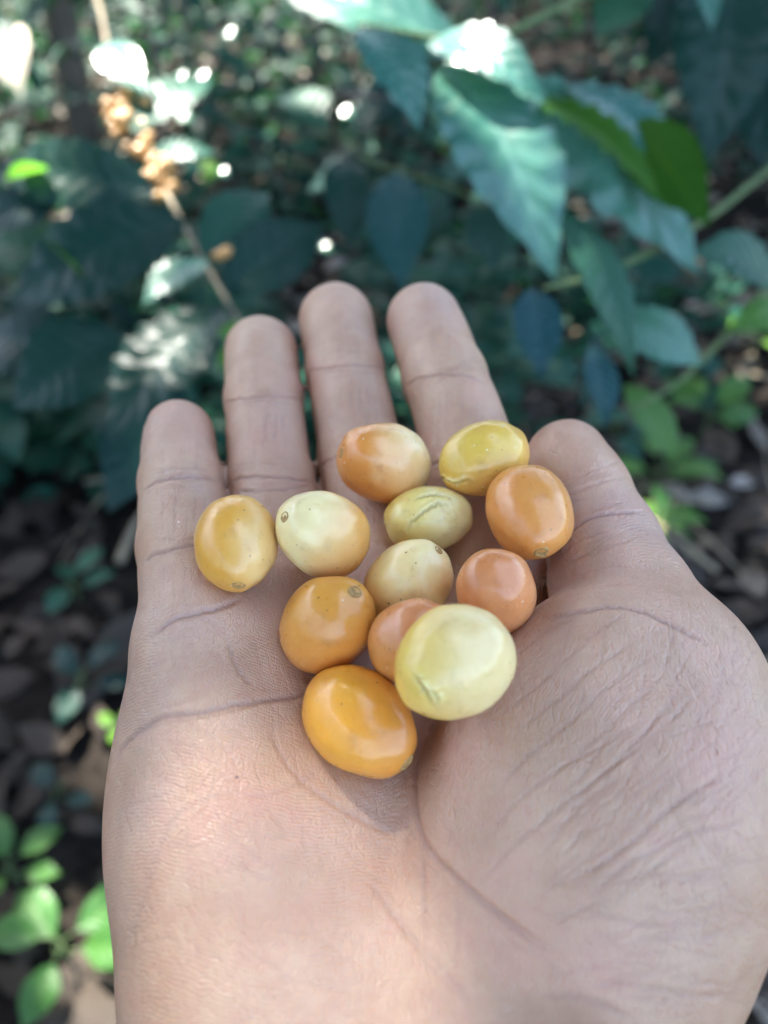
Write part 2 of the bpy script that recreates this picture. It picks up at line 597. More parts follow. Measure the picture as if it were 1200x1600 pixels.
def skin_material():
    k = NT('skin')
    tc = k.n('TexCoord').outputs['Object']
    cr, red, nail = k.attr('crease'), k.attr('red'), k.attr('nail')
    n1 = k.noise(tc, 90, 4, .6)
    n2 = k.noise(tc, 420, 3, .6)
    base = k.mix(k.rng(n1, .35, .68), (.50, .288, .172, 1), (.61, .392, .248, 1))
    base = k.mix(k.rng(n2, .45, .72, 0, .55), base, (.52, .275, .18, 1))
    base = k.mix(k.math('MULTIPLY', red, .75), base, (.52, .225, .155, 1))
    base = k.mix(k.math('MULTIPLY', cr, .75), base, (.28, .135, .10, 1))
    n3 = k.noise(tc, 28, 3, .55)
    base = k.mix(k.rng(n3, .5, .70, 0, .55), base, (.50, .33, .275, 1))
    n4 = k.noise(tc, 45, 4, .65, 0)
    base = k.mix(k.rng(n4, .52, .70, 0, .60), base, (.56, .27, .185, 1))
    vd = k.n('TexVoronoi'); vd.inputs['Scale'].default_value = 150
    k.l(tc, vd.inputs['Vector'])
    sd = k.n('SeparateColor'); k.l(vd.outputs['Color'], sd.inputs[0])
    base = k.mix(k.math('MULTIPLY', k.math('GREATER_THAN', sd.outputs[0], .93), k.rng(vd.outputs['Distance'], .035, .06, .8, 0)), base, (.10, .06, .045, 1))
    base = k.mix(k.math('MULTIPLY', k.math('GREATER_THAN', sd.outputs[1], .86), k.rng(vd.outputs['Distance'], .02, .045, .8, 0)), base, (.9, .82, .74, 1))
    base = k.mix(nail, base, (.58, .40, .35, 1))
    b = k.n('BsdfPrincipled')
    k.l(base, b.inputs['Base Color'])
    b.inputs['Subsurface Weight'].default_value = .35
    b.inputs['Subsurface Radius'].default_value = (1.0, .36, .2)
    b.inputs['Subsurface Scale'].default_value = .0028
    rough = k.rng(k.noise(tc, 160, 3), .3, .7, .32, .50)
    k.l(k.math('SUBTRACT', rough, k.math('MULTIPLY', nail, .2)), b.inputs['Roughness'])
    b.inputs['Specular IOR Level'].default_value = .85
    # friction ridges: parallel lines about half a millimetre apart
    ph = k.math('ADD', k.attr('ridge'), k.math('MULTIPLY', k.noise(tc, 260, 2), 1.6))
    s = k.math('SINE', k.math('MULTIPLY', ph, 2 * math.pi / .52))
    s = k.math('MULTIPLY', s, k.rng(k.noise(tc, 55, 2), .40, .66, .05, 1))
    s = k.math('MULTIPLY', s, k.math('SUBTRACT', 1.0, nail))
    layers = [(s, .000027)]
    # net of fine lines: stretched cells in two directions
    wp = k.n('VectorMath', operation='ADD')
    nd = k.n('TexNoise'); nd.inputs['Scale'].default_value = 170; k.l(tc, nd.inputs['Vector'])
    sc_ = k.n('VectorMath', operation='SCALE'); k.l(nd.outputs['Color'], sc_.inputs[0]); sc_.inputs['Scale'].default_value = .0022
    k.l(tc, wp.inputs[0]); k.l(sc_.outputs[0], wp.inputs[1])
    for rot, scl, st in (((.3, .2, .7), (900, 330, 600), .34), ((.1, -.3, -.75), (760, 300, 600), .28), ((.2, .1, .1), (1300, 1300, 1300), .25)):
        mp = k.n('Mapping'); mp.inputs['Rotation'].default_value = rot; mp.inputs['Scale'].default_value = scl
        k.l(wp.outputs[0], mp.inputs['Vector'])
        v = k.n('TexVoronoi', feature='DISTANCE_TO_EDGE'); v.inputs['Scale'].default_value = 1
        k.l(mp.outputs[0], v.inputs['Vector'])
        layers.append((k.rng(v.outputs['Distance'], 0, .10), st * .00013))
    layers += [(k.noise(tc, 1400, 3, .65), .00010), (k.noise(tc, 300, 3, .6), .00018)]
    bm = k.bumps(*layers)
    k.l(bm, b.inputs['Normal'])
    return k.surf(b.outputs[0])


def build_hand():
    v, f = surface_net(hand_sdf, (-50, -75, -25), (75, 190, 215), 1.25)
    v, f = subdivide(v, f)
    n = grad(hand_sdf, v, .4)
    v = v - n * np.clip(hand_sdf(v), -1, 1)[:, None] * .9
    vn = smooth_faces(np.hstack([v, n]), f, 2, .5)
    vn, f = subdivide(vn, f)
    vn = smooth_faces(vn, f, 1, .5)
    v, n = vn[:, :3], vn[:, 3:]
    n = n / np.maximum(np.linalg.norm(n, axis=1, keepdims=True), 1e-6)
    crease = np.zeros(len(v)); disp = np.zeros(len(v))
    lines = []
    for pts, *_ in CREASES:
        pp = catmull(pts, max(8, len(pts) * 5))
        lines.append(pp + rng.normal(0, .7, pp.shape))
    al = np.concatenate(lines)
    hits, oks = raycast(al[:, 0], al[:, 1])
    at0 = 0
    for pp, (pts, dep, wid, pig) in zip(lines, CREASES):
        hit, ok = hits[at0:at0 + len(pp)], oks[at0:at0 + len(pp)]
        at0 += len(pp)
        hit = hit[ok]
        if len(hit) < 2:
            continue
        lo, hi = hit.min(0) - 3, hit.max(0) + 3
        sel = np.where(((v > lo) & (v < hi)).all(1))[0]
        if not len(sel):
            continue
        P = v[sel]
        best = np.full(len(sel), 1e9); tt = np.zeros(len(sel))
        for i in range(len(hit) - 1):
            if np.linalg.norm(hit[i + 1] - hit[i]) > 12:
                continue
            dd, h = seg_dist(P, hit[i], hit[i + 1] + 1e-6)
            m = dd < best
            best[m] = dd[m]; tt[m] = (i + h[m]) / (len(hit) - 1)
        fade = np.clip(np.minimum(tt, 1 - tt) * 7 + .12, 0, 1)
        wid *= .62
        q = best / wid
        g = np.exp(-q * q * .5)
        disp[sel] += fade * dep * (-.95 * g + .07 * np.exp(-((q - 2.6) / 1.2) ** 2))
        crease[sel] = np.maximum(crease[sel], fade * pig * np.exp(-(q / 1.25) ** 2 * .5))
    # redder skin at the finger tips, along the joints and the edge of the palm
    red = np.zeros(len(v))
    for J in list(FJ.values()) + [TJ]:
        c, r = J[0]
        red += .55 * np.exp(-(np.linalg.norm(v - c, axis=1) / (r * 1.25)) ** 2)
        for c, r in J[1:3]:
            red += .18 * np.exp(-(np.linalg.norm(v - c, axis=1) / (r * 1.0)) ** 2)
    red += .3 * np.exp(-((v - U(690, 1300, 118)) ** 2).sum(1) / 14 ** 2)
    red += .35 * np.exp(-((v - U(360, 960, 128)) ** 2).sum(1) / 11 ** 2)
    # friction ridge phase
    along = v @ PALM_A + 0.0035 * (v[:, 0] + 12) ** 2 + 1.6 * np.sin(v[:, 0] * .14)
    cth = U(960, 1250, 112)
    ax = frame(U(850, 1640, 103) - U(1010, 1050, 121), PALM_N)
    q = (v - cth) @ ax.T
    rad = np.sqrt((q[:, 0] * 1.35) ** 2 + (q[:, 2] * .72) ** 2 + 4)
    wth = 1 / (1 + np.exp((thenar_sdf(v) - palm_sdf(v)) / 1.5))
    pz = U(690, 1250, 114)
    i0 = np.argmin(((v - pz) ** 2).sum(1))
    rad = rad - rad[i0] + along[i0]
    ridge = along * (1 - wth) + rad * wth
    # whorls on the finger tips
    for J in list(FJ.values()) + [TJ]:
        c, r = J[0]
        a = J[1][0]
        c2 = c + (a - c) * .15 + PALM_N * r
        rr = np.linalg.norm(v - c2, axis=1)
        w = np.exp(-(rr / (r * 1.1)) ** 2)
        i0 = np.argmin(((v - (c2 + (a - c) / np.linalg.norm(a - c) * r)) ** 2).sum(1))
        ridge = ridge * (1 - w) + (rr - rr[i0] + ridge[i0]) * w
    # finger nails on the back of the tips
    nail = np.zeros(len(v))
    for key, J in list(FJ.items()) + [('thumb', TJ)]:
        c, r = J[0]; a = J[1][0]
        back = -PALM_N if key != 'thumb' else np.array([.82, -.1, .55])
        fr = frame(c - a, back)
        back2 = fr[1] if fr[1] @ back > 0 else -fr[1]
        q = (v - c) @ np.stack([np.cross(fr[2], back2), back2, fr[2]]).T
        hw = r * .66
        e = np.maximum(np.abs(q[:, 0]) / hw, 0) ** 4 + (np.abs(q[:, 2] - r * .12) / (r * .85)) ** 4
        m = (q[:, 1] > 0) * np.clip((1.0 - e) * 6, 0, 1)
        nail = np.maximum(nail, m)
        disp += m * .25 * (1 + .5 * np.clip(q[:, 2] / r, 0, 1)) - .25 * (q[:, 1] > 0) * np.exp(-((e - 1.15) / .25) ** 2)
    v = v + n * disp[:, None]
    o = mesh_obj('hand', W(v), f, skin_material())
    attr(o, 'crease', crease); attr(o, 'red', np.clip(red, 0, 1)); attr(o, 'ridge', ridge); attr(o, 'nail', nail)
    tag(o, 'open right hand held palm up with twelve yellow and orange coffee cherries in it', 'hand')
    return o


hand = build_hand()


# ================================================================== coffee cherries
def fruit_material(name, ca, cb, gdir, gmid, gwid, nz=.25, tint=None):
    """ripening skin: colour ca blushing into cb along a direction; on some fruit partly painted sky sheen"""
    k = NT(name)
    tc = k.n('TexCoord').outputs['Object']
    dp = k.n('VectorMath', operation='DOT_PRODUCT')
    k.l(tc, dp.inputs[0])
    g = Vector(gdir).normalized() * 125
    dp.inputs[1].default_value = g
    n1 = k.noise(tc, 130, 3, .5)
    fac = k.math('ADD', dp.outputs['Value'], k.math('MULTIPLY', k.math('SUBTRACT', n1, .5), nz * 3))
    fac = k.rng(fac, gmid - gwid, gmid + gwid)
    col = k.mix(fac, (*ca, 1), (*cb, 1))
    n2 = k.noise(tc, 520, 4, .6)
    col = k.mix(k.rng(n2, .35, .7, 0, .22), col, (ca[0] * .8, ca[1] * .62, ca[2] * .5, 1))
    # paler lenticels and small dark specks in the skin
    v = k.n('TexVoronoi'); v.inputs['Scale'].default_value = 1100
    k.l(tc, v.inputs['Vector'])
    col = k.mix(k.rng(v.outputs['Distance'], .12, .24, .16, 0), col, (.90, .66, .26, 1))
    v2 = k.n('TexVoronoi'); v2.inputs['Scale'].default_value = 420
    k.l(tc, v2.inputs['Vector'])
    sep = k.n('SeparateColor'); k.l(v2.outputs['Color'], sep.inputs[0])
    sel = k.math('GREATER_THAN', sep.outputs[0], .82)
    dot = k.math('MULTIPLY', sel, k.rng(v2.outputs['Distance'], .05, .10, .9, 0))
    col = k.mix(dot, col, (.16, .085, .03, 1))
    n5 = k.noise(tc, 240, 5, .7)
    col = k.mix(k.rng(n5, .56, .72, 0, .45), col, (ca[0] * .62, ca[1] * .55, ca[2] * .6, 1))
    n6 = k.noise(tc, 75, 2, .5)
    col = k.mix(k.rng(n6, .52, .75, 0, .55), col, (cb[0], cb[1], cb[2], 1))
    v3 = k.n('TexVoronoi'); v3.inputs['Scale'].default_value = 800
    k.l(tc, v3.inputs['Vector'])
    sp3 = k.n('SeparateColor'); k.l(v3.outputs['Color'], sp3.inputs[0])
    col = k.mix(k.math('MULTIPLY', k.math('GREATER_THAN', sp3.outputs[1], .86), k.rng(v3.outputs['Distance'], .08, .16, .7, 0)), col, (.22, .12, .045, 1))
    col = k.mix(k.math('MULTIPLY', k.math('GREATER_THAN', sp3.outputs[0], .93), k.rng(v3.outputs['Distance'], .08, .14, .8, 0)), col, (.92, .85, .68, 1))
    col = k.mix(k.attr('split'), col, (.40, .30, .075, 1))
    col = k.mix(k.attr('lip'), col, (.86, .76, .36, 1))
    b = k.n('BsdfPrincipled')
    k.l(col, b.inputs['Base Color'])
    b.inputs['Subsurface Weight'].default_value = .3
    b.inputs['Subsurface Radius'].default_value = (1.0, .5, .15)
    b.inputs['Subsurface Scale'].default_value = .002
    k.l(k.rng(k.noise(tc, 330, 3), .3, .7, .24, .46), b.inputs['Roughness'])
    b.inputs['Specular IOR Level'].default_value = .55
    b.inputs['Coat Weight'].default_value = .38
    b.inputs['Coat Roughness'].default_value = .09
    bm = k.bumps((n1, .00015), (k.noise(tc, 1300, 3, .6), .000018), (k.noise(tc, 420, 3, .6), .00005))
    k.l(bm, b.inputs['Normal'])
    return k.surf(b.outputs[0])


def scar_material():
    k = NT('dry_scar')
    tc = k.n('TexCoord').outputs['Object']
    c = k.ramp(k.noise(tc, 1500, 3, .6), [(.3, (.28, .15, .045)), (.55, (.46, .27, .09)), (.8, (.60, .42, .17))])
    b = k.n('BsdfPrincipled'); k.l(c, b.inputs['Base Color'])
    b.inputs['Roughness'].default_value = .75
    k.l(k.bump(k.noise(tc, 2200, 3), .5, .0002), b.inputs['Normal'])
    return k.surf(b.outputs[0])


def plain_material(name, c, rough=.5, spec=.4):
    k = NT(name)
    tc = k.n('TexCoord').outputs['Object']
    n = k.noise(tc, 700, 3)
    col = k.mix(k.rng(n, .3, .7, 0, 1), (*c, 1), (c[0] * .75, c[1] * .72, c[2] * .65, 1))
    b = k.n('BsdfPrincipled'); k.l(col, b.inputs['Base Color'])
    b.inputs['Roughness'].default_value = rough
    b.inputs['Specular IOR Level'].default_value = spec
    return k.surf(b.outputs[0])


M_SCAR = scar_material()

ORANGE, AMBER, SALMON = (.74, .28, .052), (.78, .39, .058), (.72, .29, .11)
CREAM = (.91, .71, .34)
# (pixel, half length px, half width px, axis towards the scar in the lens frame, size of scar,
#  skin a, skin b, direction of blush and painted sheen in lens frame, middle, width, label)
CHERRIES = [
    ((370, 848), 80, 65, (.16, .74, -.66), 1.0, AMBER, CREAM, (.9, .0, -.3), .75, .55, 'egg shaped amber cherry lying alone on the base of the little finger'),  # cream right side puts the whitish sky sheen into the skin colour
    ((505, 834), 70, 66, (-.66, -.34, -.66), .9, (.90, .73, .35), (.72, .34, .075), (.80, .25, .2), .10, .55, 'pale cream cherry with an orange right side, on the base of the ring finger'),
    ((599, 723), 74, 63, (-.90, -.18, -.38), .9, ORANGE, CREAM, (.85, -.25, -.25), .52, .6, 'half orange, half cream cherry lying high on the middle finger'),  # cream half is blush plus sky reflection put into the colour
    ((757, 717), 79, 57, (-.92, .33, -.2), 0, (.76, .50, .085), (.84, .42, .10), (.35, .9, .2), .25, .5, 'yellow green cherry with a split end, lying at the foot of the index finger'),
    ((828, 800), 79, 66, (.06, .70, -.72), 1.15, (.74, .28, .06), (.74, .33, .08), (.5, -.4, -.5), .3, .7, 'deep orange cherry leaning against the thumb tip with its scar facing down'),
    ((670, 811), 69, 53, (.97, -.12, .2), 0, (.92, .69, .15), (.95, .79, .33), (.8, .1, -.5), .0, .6, 'small pale yellow cherry with a wrinkled scar across its top, mid heap'),
    ((637, 914), 83, 64, (.56, -.70, -.44), .75, (.95, .62, .20), (.96, .75, .34), (.4, -.75, -.4), .25, .7, 'cream cherry with its stalk end pointing up, between the orange ones'),
    ((775, 926), 64, 62, (.3, .6, .7), 0, (.68, .26, .09), SALMON, (0, 1, 0), .2, .6, 'small round salmon orange cherry tucked into the crook of the thumb'),
    ((513, 975), 84, 72, (.50, -.64, -.58), 1.0, (.76, .34, .05), (.72, .28, .055), (.2, .9, .1), .0, .6, 'plain orange cherry with its scar at the upper right, left of the heap'),
    ((641, 1002), 74, 64, (-.6, .55, .55), 0, (.68, .29, .07), SALMON, (.3, -.8, -.4), .2, .6, 'orange cherry mostly hidden behind the big pale yellow one'),
    ((562, 1126), 99, 77, (.72, .50, -.48), 1.25, (.82, .38, .036), (.78, .30, .05), (.75, .1, .1), .2, .6, 'amber oval cherry nearest the wrist, its dark scar at the lower right'),
    ((708, 1033), 99, 87, (-.86, .34, -.38), 0, (.82, .58, .12), (.86, .66, .31), (.85, -.1, -.2), -.05, .5, 'biggest pale yellow cherry with a cracked end, on top of the heap'),
]


def fruit_mesh(a, b, seed, nu=64, nv=44):
    """egg shaped fruit: z is the long axis with the scar at +z (mm)"""
    vs, fs = [], []
    for j in range(nv + 1):
        th = math.pi * j / nv
        for i in range(nu):
            ph = 2 * math.pi * i / nu
            d = Vector((math.sin(th) * math.cos(ph), math.sin(th) * math.sin(ph), math.cos(th)))
            w = 1 + .06 * mnoise.noise(d * 1.1 + Vector((seed * 3.1, 0, 0))) + .022 * mnoise.noise(d * 2.7 + Vector((0, seed * 2.3, 0)))
            taper = 1 - .05 * d.z
            dip = 1 - .03 * math.exp(-((1 - d.z) / .03)) if d.z > 0 else 1 - .02 * math.exp(-((1 + d.z) / .03))
            vs.append((d.x * b * w * taper, d.y * b * w * taper * .965, d.z * a * w * dip))
    for j in range(nv):
        for i in range(nu):
            i2 = (i + 1) % nu
            fs.append((j * nu + i, (j + 1) * nu + i, (j + 1) * nu + i2, j * nu + i2))
    return np.array(vs), np.array(fs)


def lathe(prof, n=24, wob=0.0, seed=0):
    vs, fs = [], []
    for r, z in prof:
        for i in range(n):
            a = 2 * math.pi * i / n
            w = 1 + wob * mnoise.noise(Vector((math.cos(a) * 1.5 + seed, math.sin(a) * 1.5, z * .5)))
            vs.append((r * w * math.cos(a), r * w * math.sin(a), z))
    for j in range(len(prof) - 1):
        for i in range(n):
            i2 = (i + 1) % n
            fs.append((j * n + i, (j + 1) * n + i, (j + 1) * n + i2, j * n + i2))
    fs.append(tuple(range(n)))
    return np.array(vs), fs


def tube(pts, radii, n=8, flat=1.0):
    pts = [Vector(p) for p in pts]
    vs, fs = [], []
    up = None
    for i, p in enumerate(pts):
        t = (pts[min(i + 1, len(pts) - 1)] - pts[max(i - 1, 0)]).normalized()
        if up is None:
            up = t.orthogonal().normalized()
        up = (up - t * up.dot(t)).normalized()
        s = t.cross(up)
        for k in range(n):
            a = 2 * math.pi * k / n
            vs.append(p + up * math.cos(a) * radii[i] + s * math.sin(a) * radii[i] * flat)
    for i in range(len(pts) - 1):
        for k in range(n):
            k2 = (k + 1) % n
            fs.append((i * n + k, i * n + k2, (i + 1) * n + k2, (i + 1) * n + k))
    fs.append(tuple(range(n))[::-1]); fs.append(tuple((len(pts) - 1) * n + k for k in range(n)))
    return vs, fs


R2W = RX          # lens frame -> world rotation
DEPTH = [123.6, 124.3, 140.6, 137.6, 128.2, 136.4, 124.6, 116.0, 120.2, 114.2, 113.4, 101.6]
SPLITS = {3: ([(688, 745), (703, 754), (716, 755), (732, 750)], .85), 5: ([(636, 828), (648, 812), (662, 801), (676, 792), (686, 787), (700, 789)], .6),
          11: ([(648, 1056), (655, 1066), (663, 1078), (671, 1092), (677, 1105)], .9), }
SPLITS2 = {5: ([(646, 782), (662, 776), (684, 773), (704, 777)], .45), 11: ([(668, 1074), (679, 1086), (684, 1102)], .55)}


def build_cherries():
    placed = []
    order = list(range(len(CHERRIES)))
    for idx in order:
        (px, py), hl, hw, axis, scar, ca, cb, gdir, gm, gw, label = CHERRIES[idx]
        axis = np.array(axis) / np.linalg.norm(axis)
        ray = np.array([(px - 600) / FPX, (py - 800) / FPX, 1.0])
        # foreshortening of the long axis
        st = math.hypot(axis[0], axis[1])
        al = math.sqrt(max(hl * hl - hw * hw * (1 - st * st), hw * hw * .9)) / max(st, .35)
        al = min(al, hw * 1.32)
        fr = frame(axis, np.array([.1, .2, -.97]) if abs(axis[2]) < .8 else np.array([1., 0, 0]))   # rows x, y, z
        d = DEPTH[idx]      # resting on the skin or on the cherries below
        k = d / FPX
        a, b = al * k, hw * k
        c = ray * d
        placed.append((c, fr, np.array([b, b * .97, a])))
        # lens frame mm -> object: rotation so that local xyz = rows of fr
        Rm = R2W @ fr.T
        hi = 2.4 if idx in SPLITS else 1
        vs, fs = fruit_mesh(a, b, idx + 1, int(64 * hi), int(44 * hi))
        spl, lip = np.zeros(len(vs)), np.zeros(len(vs))
        for tab in (SPLITS, SPLITS2):
            if idx not in tab:
                continue
            line, amp = tab[idx]
            pp = catmull(line, 24) + rng.normal(0, .9, (24, 2))
            rays = np.stack([(pp[:, 0] - 600) / FPX, (pp[:, 1] - 800) / FPX, np.ones(24)], 1)
            # nearest vertices under the pixels, on the side towards the lens
            wp = vs @ fr + c
            px_ = wp[:, :2] / wp[:, 2:] * FPX + np.array([600, 800])
            front = wp[:, 2] < c[2]
            loc = []
            for q in pp:
                e = np.hypot(*(px_ - q).T) + (~front) * 1e4
                loc.append(vs[np.argsort(e)[:3]].mean(0))
            loc = np.array(loc)
            best = np.full(len(vs), 1e9); tt = np.zeros(len(vs)); sd = np.zeros(len(vs))
            for i in range(23):
                if np.linalg.norm(loc[i + 1] - loc[i]) < 1e-5:
                    continue
                dd, h = seg_dist(vs, loc[i], loc[i + 1])
                m = dd < best
                best[m] = dd[m]; tt[m] = (i + h[m]) / 23
                sd[m] = (np.cross(loc[i + 1] - loc[i], vs[m] - loc[i]) * vs[m]).sum(1)
            f_ = np.sin(np.pi * np.clip(tt, .04, .96)) ** .6
            g1 = np.exp(-(best / .24) ** 2) * f_
            g2 = np.exp(-((best - .55) / .35) ** 2) * f_ * (sd > 0)
            nv = vs / np.array([b, b, a]) ** 2
            nv /= np.linalg.norm(nv, axis=1, keepdims=True)
            vs = vs + nv * (amp * (-.42 * g1 + .42 * g2))[:, None]
            spl = np.maximum(spl, g1 * .85); lip = np.maximum(lip, g2 * .7 * amp)
        gl = fr @ (np.array(gdir) / np.linalg.norm(gdir))
        mat = fruit_material('cherry_skin', ca, cb, gl, gm, gw)
        o = mesh_obj('coffee_cherry', vs * .001, fs, mat)
        attr(o, 'split', spl); attr(o, 'lip', lip)
        if np.linalg.det(Rm) < 0:
            print('mirrored frame', idx)
        M = Matrix(Rm.tolist()).to_4x4()
        M.translation = Vector(W(c))
        o.matrix_world = M
        tag(o, label, 'coffee cherry', 'coffee cherries lying in the open hand')
        if scar:
            s = scar * .92
            zt = vs[0, 2] + .02
            prof = [(.02, zt + .02), (.22 * s, zt + .05), (.36 * s, zt - .02), (.62 * s, zt - .02), (.78 * s, zt + .09), (.95 * s, zt + .11), (1.12 * s, zt - .02), (1.2 * s, zt - .3)]
            v2, f2 = lathe(prof, 28, .22, idx)
            mesh_obj('stem_scar', v2 * .001, f2, M_SCAR, o)
    return placed


PLACED = build_cherries()


# ================================================================== ground
def ground_material():
    k = NT('forest_soil')
    tc = k.n('TexCoord').outputs['Object']
    n1, n2, n3 = k.noise(tc, 1.3, 5, .6), k.noise(tc, 14, 6, .7), k.noise(tc, 70, 4, .7)
    c = k.ramp(n2, [(.3, (.005, .004, .0032)), (.5, (.014, .011, .009)), (.68, (.035, .029, .024)), (.85, (.085, .07, .058))])
    c = k.mix(k.rng(n1, .42, .62, 0, .6), c, (.007, .0055, .0045, 1))
    c = k.mix(k.rng(n3, .5, .75, 0, .5), c, (.05, .04, .03, 1))
    b = k.n('BsdfPrincipled'); k.l(c, b.inputs['Base Color'])
    b.inputs['Roughness'].default_value = .95
    b.inputs['Specular IOR Level'].default_value = .08
    h = k.math('ADD', k.math('MULTIPLY', n2, .6), k.math('MULTIPLY', n3, .3))
    k.l(k.bump(h, .9, .04), b.inputs['Normal'])
    return k.surf(b.outputs[0])


def ground_z(x, y):
    r = math.hypot(x, y)
    z = .10 * mnoise.noise(Vector((x * .5, y * .5, 3.1))) + .03 * mnoise.noise(Vector((x * 2.3, y * 2.3, 7.7)))
    return z + .035 * max(0, y - 2.5) if y < 40 else z + .035 * 37.5


def build_ground():
    xs = np.concatenate([np.linspace(-70, -6, 12), np.linspace(-5, 5, 70), np.linspace(6, 70, 12)])
    ys = np.concatenate([np.linspace(-40, -2, 10), np.linspace(-1.5, 9, 80), np.linspace(10, 90, 20)])
    v = [(x, y, ground_z(x, y)) for y in ys for x in xs]
    n = len(xs)
    f = [(j * n + i, j * n + i + 1, (j + 1) * n + i + 1, (j + 1) * n + i) for j in range(len(ys) - 1) for i in range(n - 1)]
    o = mesh_obj('ground', np.array(v), np.array(f), ground_material())
    tag(o, 'dark forest soil under leaf litter', 'ground', kind='structure')


build_ground()


# ================================================================== leaves
def leaf_material(name, dark, light, trans, tw=.28, rough=.34, spec=.5, vein=None, bumpy=1.0):
    vein = vein or (light[0] * 1.9 + .01, light[1] * 1.5, light[2] * 1.4)
    k = NT(name)
    tc = k.n('TexCoord').outputs['Object']
    t, v = k.attr('leaf_t'), k.attr('leaf_v')
    n1 = k.noise(tc, 22, 4, .6)
    var = k.attr('leaf_var')
    c = k.mix(k.rng(n1, .3, .7), (*dark, 1), (*light, 1))
    c = k.mix(k.math('MULTIPLY', var, .8), c, (light[0] * 1.5, light[1] * 1.25, light[2] * .9, 1))
    av = k.math('ABSOLUTE', v)
    sv = k.math('FRACT', k.math('SUBTRACT', k.math('MULTIPLY', t, 9.0), k.math('MULTIPLY', av, 1.5)))
    sv = k.math('ABSOLUTE', k.math('SUBTRACT', sv, .5))
    ve = k.rng(sv, .0, .07, .5, 0)
    mr = k.rng(av, .015, .06, .9, 0)
    c = k.mix(k.math('MAXIMUM', ve, mr), c, (*vein, 1))
    b = k.n('BsdfPrincipled'); k.l(c, b.inputs['Base Color'])
    k.l(k.rng(k.noise(tc, 60, 3), .3, .7, rough - .06, rough + .1), b.inputs['Roughness'])
    b.inputs['Specular IOR Level'].default_value = spec
    bm = k.bumps((k.rng(sv, 0, .5), .00105 * bumpy), (k.noise(tc, 120, 2), .0005 * bumpy))
    k.l(bm, b.inputs['Normal'])
    tr = k.n('BsdfTranslucent')
    k.l(k.mix(k.math('MAXIMUM', ve, mr), (*trans, 1), (trans[0] * .6, trans[1] * .6, trans[2] * .5, 1)), tr.inputs['Color'])
    ms = k.n('MixShader'); ms.inputs[0].default_value = tw
    k.l(b.outputs[0], ms.inputs[1]); k.l(tr.outputs[0], ms.inputs[2])
    return k.surf(ms.outputs[0])


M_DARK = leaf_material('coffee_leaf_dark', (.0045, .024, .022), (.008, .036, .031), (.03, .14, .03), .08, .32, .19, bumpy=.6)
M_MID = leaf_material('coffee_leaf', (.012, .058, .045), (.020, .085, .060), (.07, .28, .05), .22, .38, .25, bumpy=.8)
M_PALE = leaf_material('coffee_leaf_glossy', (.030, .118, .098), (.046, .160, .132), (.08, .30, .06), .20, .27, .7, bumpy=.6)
M_BLUE = leaf_material('blue_green_leaf', (.010, .050, .058), (.016, .070, .080), (.04, .18, .06), .12, .36, .2, bumpy=1.0)
M_GLINT = leaf_material('glint_leaf', (.04, .12, .09), (.06, .16, .12), (.1, .3, .06), .15, .20, .9, bumpy=.2)  # high gloss for the added glint leaves
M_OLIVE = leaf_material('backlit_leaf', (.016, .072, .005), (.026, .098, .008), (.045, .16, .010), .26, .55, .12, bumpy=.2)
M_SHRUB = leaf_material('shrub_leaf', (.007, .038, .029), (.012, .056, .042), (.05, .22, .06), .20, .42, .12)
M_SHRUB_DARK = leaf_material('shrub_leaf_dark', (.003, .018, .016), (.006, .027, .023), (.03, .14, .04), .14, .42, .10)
M_YOUNG = leaf_material('young_leaf', (.055, .17, .02), (.09, .24, .03), (.16, .45, .04), .38, .42)
M_WEED = leaf_material('weed_leaf', (.024, .090, .018), (.042, .130, .024), (.10, .30, .03), .26, .42, .4)
M_CANOPY = leaf_material('canopy_leaf', (.012, .042, .014), (.022, .065, .020), (.06, .18, .02), .18, .5, .15)


def bark_material(name, a, b_, sc_=18):
    k = NT(name)
    tc = k.n('TexCoord').outputs['Object']
    mp = k.n('Mapping'); mp.inputs['Scale'].default_value = (1, 1, .25)
    k.l(tc, mp.inputs['Vector'])
    n = k.noise(mp.outputs[0], sc_, 6, .65)
    c = k.mix(k.rng(n, .35, .65), (*a, 1), (*b_, 1))
    b = k.n('BsdfPrincipled'); k.l(c, b.inputs['Base Color']); b.inputs['Roughness'].default_value = .8
    k.l(k.bump(n, .6, .01), b.inputs['Normal'])
    return k.surf(b.outputs[0])


M_BARK = bark_material('brown_bark', (.05, .038, .028), (.15, .12, .09))
M_STEM = bark_material('pale_stem', (.20, .16, .10), (.38, .31, .20), 90)
M_GREENSTEM = bark_material('green_stem', (.05, .10, .03), (.12, .17, .06), 60)


